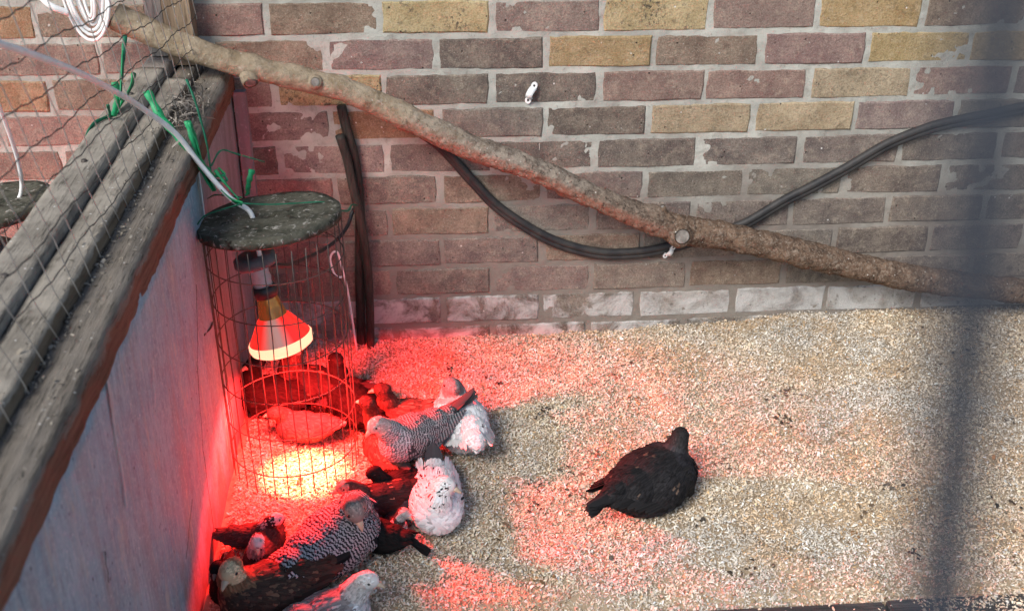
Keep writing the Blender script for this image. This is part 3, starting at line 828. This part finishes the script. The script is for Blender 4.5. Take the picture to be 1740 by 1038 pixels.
t = NT('ruby_glass', .15, .6)
tc_ = t.n('ShaderNodeTexCoord'); sx_ = t.n('ShaderNodeSeparateXYZ'); t.l(tc_.outputs['Object'], sx_.inputs[0])
an = t.math('ABSOLUTE', t.math('ADD', t.math('ARCTAN2', sx_.outputs[0], t.math('MULTIPLY', sx_.outputs[1], -1.0)), -.05))
fr = t.ramp(an, .18, .62, 1, 0)          # soft highlight put into the colour of the bulb's translucent front
t.col(t.mix(fr, (.70, .02, .015), (.50, .33, .28)))
t.l(t.mix(fr, (1, .022, .015), (.30, .13, .10)), t.b.inputs['Emission Color']); t.b.inputs['Emission Strength'].default_value = .72
M['ruby'] = t.m
t = NT('amber_glass', .12, .6); t.b.inputs['Base Color'].default_value = (.36, .17, .05, 1)
t.b.inputs['Emission Color'].default_value = (1, .25, .04, 1); t.b.inputs['Emission Strength'].default_value = .05; t.b.inputs['Metallic'].default_value = .7
M['amber'] = t.m
t = NT('glowing_rim', .2, .6); t.b.inputs['Base Color'].default_value = (.9, .3, .1, 1)
t.b.inputs['Emission Color'].default_value = (1, .50, .30, 1); t.b.inputs['Emission Strength'].default_value = 1.05
M['rim'] = t.m
t = NT('mirror_coat', .18, .8); t.b.inputs['Base Color'].default_value = (.75, .62, .55, 1); t.b.inputs['Metallic'].default_value = 1.0
M['mirror'] = t.m
M['holder'] = simple('grey_holder', (.10, .11, .12), .5, .4, 0, .3, 60, .1)
M['ceramic'] = simple('ceramic', (.40, .40, .42), .4, .5, 0, .15, 60, .1)
def make_lamp(loc, rot, label, power, lit=True):
    t_ = empty('heat_lamp', loc, label, 'lamp', 'red heat lamps in the cages'); t_.rotation_euler = rot
    # local z = 0 at the lens rim, holder above
    v, f = lathe([(0, .168), (.030, .168), (.0375, .163), (.039, .150), (.036, .145), (0, .145)], 32)
    link('collar', mesh('collar', v, f), M['holder'], t_, True)
    v, f = lathe([(0, .146), (.017, .146), (.0185, .138), (.017, .128), (.0185, .12), (.0165, .112), (.0175, .104), (0, .104)], 28)
    link('holder', mesh('holder', v, f), M['ceramic'], t_, True)
    v, f = lathe([(0, .106), (.0195, .106), (.0215, .098), (.0205, .084), (0, .084)], 28)
    link('socket', mesh('socket', v, f), M['black_pipe'], t_, True)
    v, f = lathe([(.0175, .086), (.0195, .080), (.0192, .077), (.0212, .072), (.0208, .069), (.0228, .063), (.0240, .056), (.0262, .047)], 36)
    b_ = link('bulb', mesh('bulb', v, f), M['amber'], t_, True)
    v, f = lathe([(.0262, .047), (.0315, .041), (.0385, .031), (.0460, .019), (.0528, .0085), (.0565, .003)], 40)
    link('reflector', mesh('reflector', v, f), M['ruby'], b_, True)
    v, f = lathe([(.0566, .0032), (.0594, -.001), (.0600, -.008), (.0575, -.015), (.050, -.020)], 40)
    link('lens_rim', mesh('lens_rim', v, f), M['rim'], b_, True)
    v, f = lathe([(.050, -.020), (.036, -.0235), (.018, -.0255), (0, -.026)], 40)
    link('lens', mesh('lens', v, f), M['rim'], b_, True)
    for nm, pw, ang, colr, bl, rad_, z_ in (('flood', power, 140, (1, .018, .016), .14, .046, -.030), ('beam', power * .15, 40, (1, .55, .26), .3, .02, -.030)):
        ld = D.lights.new(nm, 'SPOT'); ld.energy = pw; ld.color = colr; ld.spot_size = R(ang); ld.spot_blend = bl; ld.shadow_soft_size = rad_
        lo = D.objects.new(nm + '_light', ld); C.objects.link(lo); lo.parent = t_; lo.location = (0, 0, z_); lo.rotation_euler = (0, R(9 if nm == 'beam' else 0), 0)
    return t_
make_lamp((.034, -.475, .283), (R(-7), R(-12), 0), 'glowing red heat lamp hanging inside the front cage', 90)
make_lamp((-.468, -.395, .283), (0, 0, 0), 'red heat lamp inside the cage of the next pen', 60)

# ------------------------------------------------------------------ wood shavings
def in_bird(x, y):  # leave nothing out: shavings lie everywhere
    return np.zeros_like(x, dtype=bool)
N = 360000
x = rng.uniform(-.97, 2.1, N); y = rng.uniform(-.985, .0, N)
keep = (x > -.068) | (rng.random(N) < .3); keep &= ~((x < -.068) & (x > -.11))
keep &= (y > -.915) | ((x > 1.10) & (rng.random(N) < .55)) | ((y > -.925) & (rng.random(N) < .6)) | (rng.random(N) < .015)
x, y = x[keep], y[keep]; n = len(x)
z = np.maximum(floor_h(x, y), np.where(y < -.92, .004, -1)) + rng.uniform(-.001, .006, n)
p = np.stack([x, y, 0 * x], 1)
s1 = fbm(p * 5 + 3, 3); s2 = fbm(p * 9 + 40, 3); s3 = fbm(p * 26 + 8, 2)
cream = np.array([.70, .58, .43]); grey = np.array([.58, .53, .455]); oran = np.array([.58, .38, .20]); brown = np.array([.22, .15, .09]); white = np.array([.79, .73, .64])
w1 = np.clip((s1 - .02) * 4, 0, 1)[:, None]; w2 = np.clip((s2 - .16) * 5, 0, .8)[:, None] * rng.uniform(.2, 1, (n, 1))
tint = cream * (1 - w1) + grey * w1; tint = tint * (1 - w2) + oran * w2
k = rng.random(n)
tint = np.where((k < .03)[:, None], brown, tint); tint = np.where((k > .80)[:, None], white, tint); tint = np.where(((k > .08) & (k < .12))[:, None], oran, tint)
tint = tint * (rng.lognormal(0, .14, (n, 1))) * (1 + .25 * s3[:, None])
tint = np.clip(tint, .02, .85)
sz = .0057
me = flakes(n, x, y, z, sz, tint, (.20, .46), .37, 9, 1.6)
o = link('wood_shavings', me, M['shaving'])
tag(o, 'deep bed of pale wood shavings covering the pen floor', 'bedding', None, 'stuff')

n = 420
cxs = rng.uniform(.0, 1.75, 70); cys = rng.uniform(-.86, -.06, 70); ci = rng.integers(0, 70, n)
x = cxs[ci] + rng.normal(0, .012, n); y = np.clip(cys[ci] + rng.normal(0, .010, n), -.89, -.02)
base = np.array([(.055, .042, .03), (.16, .11, .07), (.30, .17, .08), (.09, .075, .06)])[rng.integers(0, 4, 70)][ci]
me = flakes(n, x, y, floor_h(x, y) + rng.uniform(.004, .010, n), .0072, base * rng.uniform(.6, 1.5, (n, 1)), (.4, .9), .5, 21, 1.2)
tag(link('droppings', me, M['shaving']), 'dark droppings and soiled bits scattered over the shavings', 'droppings', None, 'stuff')
# ------------------------------------------------------------------ chickens
t = NT('plumage', .75, .12)
ca = t.attr('col'); ba = t.attr('barcol')
uv = t.n('ShaderNodeUVMap'); su = t.n('ShaderNodeSeparateXYZ'); t.l(uv.outputs[0], su.inputs[0])
vv = t.math('FRACT', t.math('ADD', t.math('MULTIPLY', su.outputs[1], ba.outputs['Alpha']), t.math('MULTIPLY', t.math('ABSOLUTE', t.math('SUBTRACT', su.outputs[0], .5)), -.55)))
bar = t.math('GREATER_THAN', vv, .52)
bar = t.math('MULTIPLY', bar, t.math('GREATER_THAN', ba.outputs['Alpha'], .1))
c = t.mix(bar, ca.outputs['Color'], ba.outputs['Color'])
sh = t.ramp(t.math('ABSOLUTE', t.math('SUBTRACT', su.outputs[0], .5)), 0, .06, .55, 0)   # pale quill
c = t.mix(t.math('MULTIPLY', sh, .12), c, t.mix(.5, c, (.5, .45, .4)))
t.col(c)
M['plumage'] = t.m
M['beak'] = simple('beak', (.55, .42, .30), .45, .4, 0, .15, 60, .1)
M['beak_dark'] = simple('dark_beak', (.16, .12, .10), .45, .4, 0, .15, 60, .1)
t = NT('eye', .08, .8); t.col((.012, .008, .006)); M['eye'] = t.m
M['comb'] = simple('comb', (.50, .13, .11), .6, .3, 0, .2, 60, .2)
M['shank'] = simple('shank', (.42, .36, .24), .6, .3, 0, .2, 60, .3)

def sph(bm, c, r, rot=None):
    m = Matrix.Translation(c) @ (rot.to_4x4() if rot else Matrix()) @ Matrix.Diagonal((*r, 1))
    bmesh.ops.create_icosphere(bm, subdivisions=3, radius=1, matrix=m)

class Feathers:
    def __init__(s): s.V, s.F, s.uv, s.c, s.b = [], [], [], [], []
    def add(s, p, d, nrm, L, W, col, bcol, bars, lift=.16, curve=.12, s0=0.0):
        """one feather: root p, direction d along the body, nrm outward"""
        d = (d - nrm * d.dot(nrm))
        if d.length < 1e-6: return
        d.normalize(); sd = d.cross(nrm).normalized()
        o = len(s.V)
        for t_, w in ((0, .45), (.4, 1.0), (.78, .86), (1.0, .30)):
            q = p + d * (L * t_) + nrm * (L * (lift * t_ - curve * t_ * t_) + .0006)
            dn = nrm * (L * .10 * w)
            s.V += [q - sd * (W * .5 * w) - dn, q, q + sd * (W * .5 * w) - dn]
            y_ = (s0 + t_ * L) * 100
            s.uv += [(.5 - .5 * w, y_), (.5, y_), (.5 + .5 * w, y_)]
            s.c += [(*col, 1)] * 3; s.b += [(*bcol, bars)] * 3
        for i in range(3):
            for k in (0, 1): s.F.append((o + i * 3 + k, o + i * 3 + k + 1, o + i * 3 + 4 + k, o + i * 3 + 3 + k))
    def build(s, name):
        me = mesh(name, s.V, s.F)
        put_attr(me, s.c, s.b, s.uv)
        me.materials.append(M['plumage']); me.shade_smooth()
        return me
def put_attr(me, c, b, uv):
    a = me.color_attributes.new('col', 'FLOAT_COLOR', 'POINT'); a.data.foreach_set('color', np.array(c, dtype=np.float32).ravel())
    a = me.color_attributes.new('barcol', 'FLOAT_COLOR', 'POINT'); a.data.foreach_set('color', np.array(b, dtype=np.float32).ravel())
    l = me.uv_layers.new(name='UVMap')
    vi = np.zeros(len(me.loops), dtype=np.int32); me.loops.foreach_get('vertex_index', vi)
    l.data.foreach_set('uv', np.array(uv, dtype=np.float32)[vi].ravel())

def rcol(r, c, s=.18):
    k = r.lognormvariate(0, s); return tuple(min(.9, x * k) for x in c)

def chicken(label, pos, heading, S, head, look, scheme, pitch=-8, fluff=1.0, stand=0.0, tail=18, tail_len=1.0, nf=1500, seed=0, comb=False, beak='beak', roll=0, nk=.84):
    """heading, look: world degrees; head: world position of the head centre"""
    r = random.Random(seed * 17 + 5)
    z0 = float(floor_h(np.array([pos[0]]), np.array([pos[1]]))[0])
    t_ = empty('chicken', (pos[0], pos[1], z0), label, 'chicken', 'young chickens gathered round the heat lamp', R(heading))
    rot = Matrix.Rotation(-R(heading), 3, 'Z')
    hl = rot @ Vector((head[0] - pos[0], head[1] - pos[1], head[2] - z0))          # head, local metres
    zc = (.058 if stand else .050) * S + stand; vz = 1.0 if stand else .88
    fw = fluff; LIFT = .06 if scheme['back'][0] == .78 or scheme['back'][0] == .77 else .10
    nf = int(nf * 1.5)
    bm = bmesh.new()
    tor = Euler((R(roll), R(-6 if not stand else -10), 0)).to_matrix()
    sph(bm, (0, 0, zc), (.084 * S, .054 * S * fw, .055 * S * min(fw, 1.08) * vz), tor)
    sph(bm, (.040 * S, 0, zc + .004 * S), (.050 * S, .048 * S * fw, .052 * S * vz), tor)
    sph(bm, (-.052 * S, 0, zc + .010 * S), (.050 * S, .040 * S * fw, .038 * S), tor)
    sph(bm, (-.092 * S, 0, zc + .022 * S), (.030 * S, .024 * S, .020 * S), tor)
    nb = Vector((.055 * S, 0, zc + .028 * S))
    ctrl = nb.lerp(hl, .5) + Vector((.010 * S, 0, .012 * S))
    hr = .0205 * (S ** .5) * (.92 if S > .8 else .86)
    for i in range(9):
        u = i / 8
        q = nb * (1 - u) ** 2 + ctrl * 2 * u * (1 - u) + hl * u * u
        rr = .036 * S * nk * (1 - u) + hr * .90 * min(1, nk * 1.1) * u
        sph(bm, q, (rr, rr, rr))
    ly = R(look - heading); lp = R(pitch)
    ld = Vector((math.cos(ly) * math.cos(lp), math.sin(ly) * math.cos(lp), math.sin(lp)))
    ls = Vector((-math.sin(ly), math.cos(ly), 0)); lu = ld.cross(ls).normalized()
    hm = Matrix((ld, ls, lu)).transposed()
    sph(bm, hl + ld * .004, (hr * 1.22, hr * .86, hr * .94), hm)
    sph(bm, hl + ld * hr * .92 - lu * hr * .16, (hr * .52, hr * .46, hr * .46), hm)
    tmp = D.meshes.new('tmp'); bm.to_mesh(tmp); bm.free()
    ob = D.objects.new('tmp', tmp); C.objects.link(ob)
    md = ob.modifiers.new('r', 'REMESH'); md.mode = 'VOXEL'; md.voxel_size = .0042 * max(S, .55)
    md = ob.modifiers.new('s', 'SMOOTH'); md.factor = .5; md.iterations = 5
    dg = bpy.context.evaluated_depsgraph_get()
    me = D.meshes.new_from_object(ob.evaluated_get(dg)); me.name = 'body'
    D.objects.remove(ob)
    for vtx in me.vertices:
        if vtx.co.z < .002: vtx.co.z = .002 - (.002 - vtx.co.z) * .15
    n = len(me.vertices)
    def region(p):
        dh = (p - hl).length
        if dh < hr * 1.45:
            f_ = (p - hl).dot(ld) / hr
            return 'face' if f_ > .05 and scheme.get('face') else 'head'
        ax = hl - nb; u = max(0, min(1, (p - nb).dot(ax) / max(ax.length_squared, 1e-6)))
        if (p - (nb + ax * u)).length < .036 * S and u > .3: return 'neck'
        if p.x < -.075 * S: return 'rump'
        if p.z < zc - .012 * S: return 'belly'
        if p.x > .045 * S: return 'breast'
        return 'back'
    def pick(reg, p):
        c = scheme.get(reg) or scheme['back']
        c, b, k = (c + (None,) * 3)[:3] if isinstance(c[0], tuple) else (c, None, 0)
        return c, b, (k or 0)
    cols = []; 
    for vtx in me.vertices:
        c, b, k = pick(region(vtx.co), vtx.co)
        if b: c = tuple(.5 * (x + y_) * .8 for x, y_ in zip(c, b))
        cols.append((*c, 1))
    put_attr(me, cols, [(0, 0, 0, 0)] * n, [(0.2, 0.1)] * n)
    me.materials.append(M['plumage']); me.shade_smooth()
    body = link('body', me, None, t_)
    # plumage over the body
    fe = Feathers()
    polys = me.polygons
    area = np.array([q.area for q in polys]); area /= area.sum()
    pick_i = np.random.default_rng(seed).choice(len(polys), nf, p=area)
    head_i = [i for i, q in enumerate(polys) if (q.center - hl).length < hr * 2.2]
    pick_i = list(pick_i) + [r.choice(head_i) for _ in range(nf // 4)]
    axn = (nb - hl).normalized()
    for i in pick_i:
        q = polys[i]; p = q.center.copy(); nr_ = q.normal.copy()
        if p.z < .006 and nr_.z < 0: continue
        reg = region(p)
        if reg in ('head', 'face'):
            if (p - hl).dot(ld) > hr * .95: continue
            d = -ld * .8 + axn * .5; L = .0052; W = .0040; lift = .10
        elif reg == 'neck': d = axn + Vector((-.25, 0, -.2)); L = .0125 * S; W = .0062 * S; lift = .18
        else:
            d = Vector((-1, 0, -.10 - .35 * abs(nr_.y))); L = .0175 * S * r.uniform(.8, 1.25); W = .0105 * S; lift = LIFT * 1.25
            if reg in ('belly',): L *= .9; lift = LIFT * 1.4
            if reg == 'breast': L *= .8; W *= .9; lift = LIFT * 1.15
        d = d + Vector((r.gauss(0, .12), r.gauss(0, .12), r.gauss(0, .08)))
        c, b, k = pick(reg, p)
        c = rcol(r, c, .22 if not b else .15)
        sp = scheme.get('spot')
        if sp and r.random() < sp[1] and reg in sp[2]: c = rcol(r, sp[0], .2)
        s0 = ((p - hl).dot(axn) if reg in ('neck', 'head', 'face') else .12 - p.x + .35 * abs(p.y)) + r.gauss(0, .0011)
        fe.add(p, d, nr_, L, W, c, b or c, k if b else 0, lift * r.uniform(.7, 1.4), .12, s0)
    for i in np.random.default_rng(seed + 99).choice(len(polys), 380, p=area):
        q = polys[i]; p = q.center.copy(); nr_ = q.normal.copy(); reg = region(p)
        if (p.z < .006 and nr_.z < 0) or (p - hl).dot(ld) > hr * .6: continue
        c, b, k = pick(reg, p); c = rcol(r, c if not b else r.choice((c, b)), .3)
        d = (axn * .9 + Vector((-.2, 0, -.2)) if reg in ('neck', 'head', 'face') else Vector((-1, 0, -.3))) + Vector((r.gauss(0, .2), r.gauss(0, .2), r.gauss(0, .15)))
        sc_ = .4 if reg in ('head', 'face') else 1
        fe.add(p, d, nr_, .017 * S * r.uniform(.6, 1.3) * sc_, .0026 * S * sc_, c, c, 0, r.uniform(.10, .30), .16)
    o = link('plumage', fe.build('plumage'), None, body); o['kind'] = 'stuff'
    # wings
    wc = scheme.get('wing') or scheme['back']; wc, wb, wk = (wc + (None,) * 3)[:3] if isinstance(wc[0], tuple) else (wc, None, 0)
    wp = scheme.get('primary', wc if not wb else tuple(x * .8 for x in wc))
    for sgn in (1, -1):
        fe = Feathers()
        ww = .050 * S * fw
        def surf(u, v_):      # u 0..1 shoulder to rear, v 0 top .. 1 bottom edge
            x_ = (.048 - .118 * u) * S
            bul = math.sin(math.pi * min(1, .15 + u * .8))
            y_ = sgn * (ww * (1.0 - .42 * u * u) + .006 * S * bul) * (1 - .28 * (1 - v_) ** 2 - .05 * v_ * v_)
            z_ = zc + (.034 - .052 * v_ * (1 - .5 * u) - .008 * u) * S
            return Vector((x_, y_, z_))
        Vs, Fs = [], []
        for i in range(9):
            for k in range(6): Vs.append(surf(i / 8, k / 5))
        for i in range(9):
            for k in range(6): Vs.append(surf(i / 8, k / 5) - Vector((0, sgn * .012 * S, 0)))
        for i in range(8):
            for k in range(5):
                q = (i * 6 + k, i * 6 + k + 1, i * 6 + 7 + k, i * 6 + 6 + k)
                Fs.append(q if sgn < 0 else tuple(reversed(q))); Fs.append(tuple(x_ + 54 for x_ in (reversed(q) if sgn < 0 else q)))
        base = len(fe.V)
        fe.V += Vs; fe.F += Fs; cc = tuple(.7 * x_ for x_ in wc)
        fe.c += [(*cc, 1)] * len(Vs); fe.b += [(0, 0, 0, 0)] * len(Vs); fe.uv += [(.2, .1)] * len(Vs)
        for row in range(7):                                     # flight feathers along the lower rear edge
            u = .45 + .09 * row
            p = surf(min(u, .98), .86 - .07 * row) + Vector((0, sgn * .002, 0))
            fe.add(p, Vector((-1, -sgn * .10, .04 + .03 * row)), Vector((0, sgn, .35)).normalized(), .070 * S * r.uniform(.85, 1.05), .015 * S, rcol(r, wp, .15), wb or wp, (wk or 0) * .9 if wb else 0, .03, .02, .12 - p.x + .35 * abs(p.y))
        for _ in range(120):
            u, v_ = r.random() ** .8, r.random()
            p = surf(u, v_); e1 = surf(min(1, u + .02), v_) - p; e2 = surf(u, min(1, v_ + .02)) - p
            nn = e1.cross(e2)
            if nn.length < 1e-9: continue
            nn.normalize()
            if nn.y * sgn < 0: nn = -nn
            fe.add(p, Vector((-1, 0, -.12 + .3 * v_)) + Vector((0, r.gauss(0, .1), r.gauss(0, .1))), nn, (.019 + .014 * u) * S, .0125 * S, rcol(r, wc, .2), wb or wc, (wk or 0) if wb else 0, LIFT * .7 * r.uniform(.6, 1.5), .06, .12 - p.x + .35 * abs(p.y) + r.gauss(0, .0007))
        link('wing', fe.build('wing'), None, t_)
    # tail
    tc = scheme.get('tail') or wc; tc, tb, tk = (tc + (None,) * 3)[:3] if isinstance(tc[0], tuple) else (tc, None, 0)
    fe = Feathers(); Lt = .082 * S * tail_len
    fe.add(Vector((0, 0, 0)), Vector((-1, 0, 0)), Vector((0, 0, 1)), Lt, .024 * S, tc, tb or tc, (tk or 0) if tb else 0, .04, .10)
    tm = fe.build('tail_feather')
    for k in range(7):
        o = link('tail_feather', tm, None, t_)
        o.location = (-.092 * S, (k - 3) * .0042 * S, zc + .026 * S + (.004 - abs(k - 3) * .0016) * S)
        o.rotation_euler = (R((k - 3) * 13), R(tail + r.uniform(-3, 3) - abs(k - 3) * 3), R((k - 3) * 5.5))
    # face
    v, f = tube([hl + ld * hr * 1.10 - lu * hr * .16, hl + ld * hr * 1.55 - lu * hr * .20, hl + ld * hr * 1.95 - lu * hr * .38, hl + ld * hr * 2.12 - lu * hr * .58], [hr * .40, hr * .30, hr * .16, hr * .03], 10, True, .85)
    link('beak', mesh('beak', v, f), M[beak], t_, True)
    for sgn in (1, -1):
        q = hl + ld * hr * .50 + ls * sgn * hr * .745 + lu * hr * .22
        b2 = bmesh.new(); bmesh.ops.create_icosphere(b2, subdivisions=2, radius=hr * .17, matrix=Matrix.Translation(q)); m2 = D.meshes.new('eye'); b2.to_mesh(m2); b2.free()
        link('eye', m2, M['eye'], t_, True)
    if comb:
        V, F = [], []
        for i in range(7):
            a = hl + ld * hr * (1.05 - i * .17) + lu * hr * (.62 + .12 * math.sin(i * .5 * math.pi))
            h_ = hr * (.10 + .22 * math.sin(math.pi * (i + .5) / 7) * (1 if i % 2 else .7))
            V += [a - ls * hr * .10, a + lu * h_ + ld * 0, a + ls * hr * .10]
        for i in range(6):
            F += [(i * 3, i * 3 + 1, i * 3 + 4, i * 3 + 3), (i * 3 + 1, i * 3 + 2, i * 3 + 5, i * 3 + 4)]
        link('comb', mesh('comb', V, F), M['comb'], t_, True)
    if stand > .015:
        for sgn in (1, -1):
            y_ = sgn * .022 * S; parts = [tube([(.0, y_, zc - .03 * S), (-.008 * S, y_, stand * .55), (.004 * S, y_, .004)], [.009 * S, .0042 * S, .0040 * S], 8)]
            for a in (-32, 0, 32, 180):
                L = (.030 if a != 180 else .014) * S
                parts.append(tube([(.004 * S, y_, .004), (.004 * S + L * .6 * math.cos(R(a)), y_ + L * .6 * math.sin(R(a)), .005), (.004 * S + L * math.cos(R(a)), y_ + L * math.sin(R(a)), .002)], [.0036 * S, .003 * S, .001 * S], 6))
            link('leg', mesh('leg', *join(parts)), M['shank'], t_, True)
    return t_

BK = (.007, .0066, .007); BW = (.58, .57, .55)
S_lone = dict(back=(.014, .013, .014), wing=(.015, .0135, .0135), breast=(.020, .019, .022), neck=(.030, .028, .030), head=(.022, .020, .020), primary=(.02, .018, .018), tail=(.018, .017, .018), belly=(.03, .03, .035), spot=((.09, .06, .045), .012, ('back', 'neck')))
S_bar = dict(back=((.045, .047, .052), (.29, .29, .295), 1.9), wing=((.05, .052, .057), (.24, .24, .245), 1.8), breast=((.13, .135, .145), (.46, .465, .485), 1.7), belly=((.15, .155, .165), (.42, .43, .455), 1.5), neck=((.13, .13, .14), (.47, .46, .46), 1.9), head=(.40, .34, .32), face=(.55, .43, .39), rump=((.05, .05, .052), (.24, .24, .245), 1.7), tail=(.042, .043, .046), primary=(.05, .052, .056))
S_bar2 = dict(back=((.020, .021, .025), (.42, .42, .43), 1.45), wing=((.020, .021, .025), (.42, .42, .43), 1.35), breast=((.026, .027, .031), (.42, .42, .43), 1.45), belly=((.025, .026, .03), (.42, .42, .43), 1.2), neck=((.03, .031, .035), (.42, .42, .425), 1.5), head=(.12, .115, .115), face=(.27, .21, .19), tail=((.02, .02, .022), (.3, .3, .3), 1.2))
S_white = dict(back=(.78, .77, .76), wing=(.78, .77, .76), belly=(.78, .78, .80), head=(.20, .19, .19), neck=(.40, .39, .38), tail=(.70, .69, .69), spot=((.06, .06, .07), .012, ('back', 'belly')))
S_spot = dict(back=(.77, .76, .75), wing=(.74, .73, .73), belly=(.80, .80, .82), breast=(.80, .79, .80), head=(.78, .74, .71), neck=(.76, .74, .73), tail=(.05, .05, .055), spot=((.035, .035, .04), .09, ('neck', 'back', 'head')))
S_dark = dict(back=(.018, .016, .016), wing=(.04, .045, .054), belly=(.028, .026, .026), breast=(.040, .034, .030), head=(.06, .045, .038), face=(.36, .28, .23), neck=(.05, .038, .032), tail=(.022, .022, .024), spot=((.20, .12, .08), .05, ('neck', 'back', 'breast')))
S_brown = dict(back=(.058, .036, .026), wing=(.050, .032, .024), belly=(.032, .026, .023), breast=(.055, .036, .028), head=(.30, .19, .11), face=(.64, .47, .29), neck=(.16, .09, .05), tail=(.02, .018, .018), spot=((.17, .095, .06), .16, ('back', 'neck', 'breast')))
S_black = dict(back=BK, wing=BK, belly=BK, head=BK, neck=BK, tail=BK)
S_mag = dict(back=(.02, .02, .022), wing=(.03, .03, .034), belly=(.55, .54, .55), breast=(.50, .49, .49), head=(.03, .03, .03), neck=(.05, .05, .05), tail=(.02, .02, .02), face=(.40, .37, .35))
S_cap = dict(back=(.055, .04, .035), wing=(.05, .04, .036), belly=(.12, .11, .11), head=(.03, .028, .028), face=(.62, .60, .58), neck=(.30, .28, .27), tail=(.03, .03, .03), spot=((.5, .48, .46), .2, ('neck', 'head')))
S_red = dict(back=(.085, .055, .042), wing=(.075, .05, .04), belly=(.07, .045, .04), head=(.035, .024, .02), neck=(.07, .042, .032), tail=(.05, .04, .04), spot=((.20, .14, .10), .2, ('back', 'breast')))
S_front = dict(back=(.36, .30, .28), wing=(.34, .30, .31), belly=(.60, .58, .60), breast=(.62, .60, .60), head=(.74, .69, .65), neck=(.68, .63, .60), tail=(.34, .31, .31), primary=(.58, .52, .50), spot=((.20, .16, .15), .25, ('back', 'belly')))
S_pale = dict(back=(.15, .10, .095), wing=(.13, .085, .08), belly=(.14, .09, .085), head=(.12, .07, .06), tail=(.5, .4, .34))

chicken('lone black hen resting on the open bedding with its back turned', (.707, -.633), 38, 1.02, (.7665, -.580, .100), 66, S_lone, 8, 1.26, 0, 4, .95, 2600, 1, beak='beak_dark', nk=.70)
chicken('grey barred pullet standing among the huddle with dark tail raised', (.270, -.508), -146, .80, (.206, -.553, .140), -152, S_bar, -28, 1.0, .032, 27, 1.15, 1900, 2)
chicken('fluffy white chicken with grey head sitting farthest right behind the barred pullet', (.362, -.43), 104, .92, (.348, -.395, .112), 130, S_white, 5, 1.10, 0, 0, .5, 1700, 3)
chicken('white chicken speckled black at the neck sitting right of the dark chicks', (.310, -.655), -88, .83, (.322, -.693, .104), -18, S_spot, -10, 1.12, 0, 50, .62, 1700, 4)
chicken('black chick with pale face looking left in the middle of the huddle', (.212, -.640), -165, .66, (.152, -.662, .084), -165, S_dark, -12, 1.0, 0, 12, .9, 1200, 5)
chicken('black chick pressed low between the barred pullet and the speckled white chicken', (.246, -.592), -155, .58, (.200, -.608, .072), -150, S_black, -5, 1.1, 0, 0, .8, 1000, 21)
chicken('small black and white chick tucked beside the speckled white chicken', (.236, -.684), -80, .38, (.250, -.700, .050), -40, S_mag, -5, 1.0, 0, 10, .7, 900, 6)
chicken('dark headed chick sitting behind the barred pullet and beside the white one', (.264, -.385), 178, .74, (.212, -.385, .105), 178, S_red, 0, 1.0, 0, 5, .6, 1100, 7)
chicken('black chick behind the cage nearest the blue grey board', (-.020, -.285), 172, .86, (-.045, -.300, .125), 200, S_black, -8, 1.05, 0, 10, .8, 1000, 8)
chicken('black chick behind the middle of the cage with its head up', (.060, -.270), 160, .92, (.040, -.285, .160), 180, S_dark, -5, 1.0, 0, 10, .8, 1000, 9)
chicken('dark chick behind the right side of the cage', (.145, -.330), 128, .84, (.115, -.295, .12), 130, S_black, -5, 1.0, 0, 0, .7, 1000, 10)
chicken('reddish brown chick crouching below the head of the barred pullet', (.214, -.490), 118, .66, (.186, -.470, .130), 150, S_red, 0, 1.0, 0, 10, .8, 1000, 11)
chicken('large barred hen with tucked head lying in the foreground huddle', (.134, -.768), 50, 1.0, (.172, -.782, .130), -56, S_bar2, -38, 1.12, 0, 0, .3, 2600, 12)
chicken('brown hen with pale face sitting in front beside the blue grey board', (.036, -.868), -160, .92, (-.012, -.892, .112), -118, S_brown, -22, 1.0, 0, 4, .7, 1900, 13)
chicken('small chick with black crown and white cheeks behind the brown hen', (.012, -.765), -105, .52, (.013, -.800, .088), -85, S_cap, -15, 1.0, 0, 10, .7, 800, 14)
chicken('little grey headed chick lying flat near the board', (-.018, -.722), 3, .46, (.030, -.725, .066), 30, S_cap, 0, .9, 0, 0, 1.4, 700, 15)
chicken('whitish chick with grey pink back at the bottom of the huddle', (.130, -.918), 26, .80, (.196, -.918, .098), -12, S_front, -12, 1.02, 0, 5, .7, 1700, 16, comb=False)
chicken('black chick behind the large barred hen with tail spread on the bedding', (.206, -.734), 156, .55, (.152, -.712, .055), 165, S_black, 0, 1.05, 0, -16, 1.2, 1000, 17)
chicken('barred chick at the bottom edge beside the board', (-.030, -.985), 10, .58, (.02, -.985, .075), 10, S_bar2, 0, 1.0, 0, 5, .9, 700, 18)
chicken('small black chick squeezed between the board and the brown hen', (-.043, -.828), -92, .46, (-.044, -.862, .088), -95, S_black, 0, 1.0, 0, 10, .6, 600, 19, beak='beak_dark')
chicken('pale chick lying under the lamp inside the cage', (.048, -.388), 171, .62, (.000, -.396, .066), 190, S_pale, 0, 1.0, 0, 0, .6, 900, 20)

BARX = .512
# ------------------------------------------------------------------ bar of the run front, close to the lens
bar = empty('run_bar', (BARX, -2.21, -.08), 'dark upright metal bar close to the camera at the right', 'bar')
v, f = tube([(0, 0, 0), (-.1102, 0, .95), (-.2297, 0, 1.98)], .0025, 14)
link('rod', mesh('rod', v, f), M['iron'], bar, True)
v, f = lathe([(0, 0), (.03, 0), (.03, .006), (.006, .010), (0, .010)], 20)
link('foot_plate', mesh('foot_plate', v, f), M['iron'], bar, True)
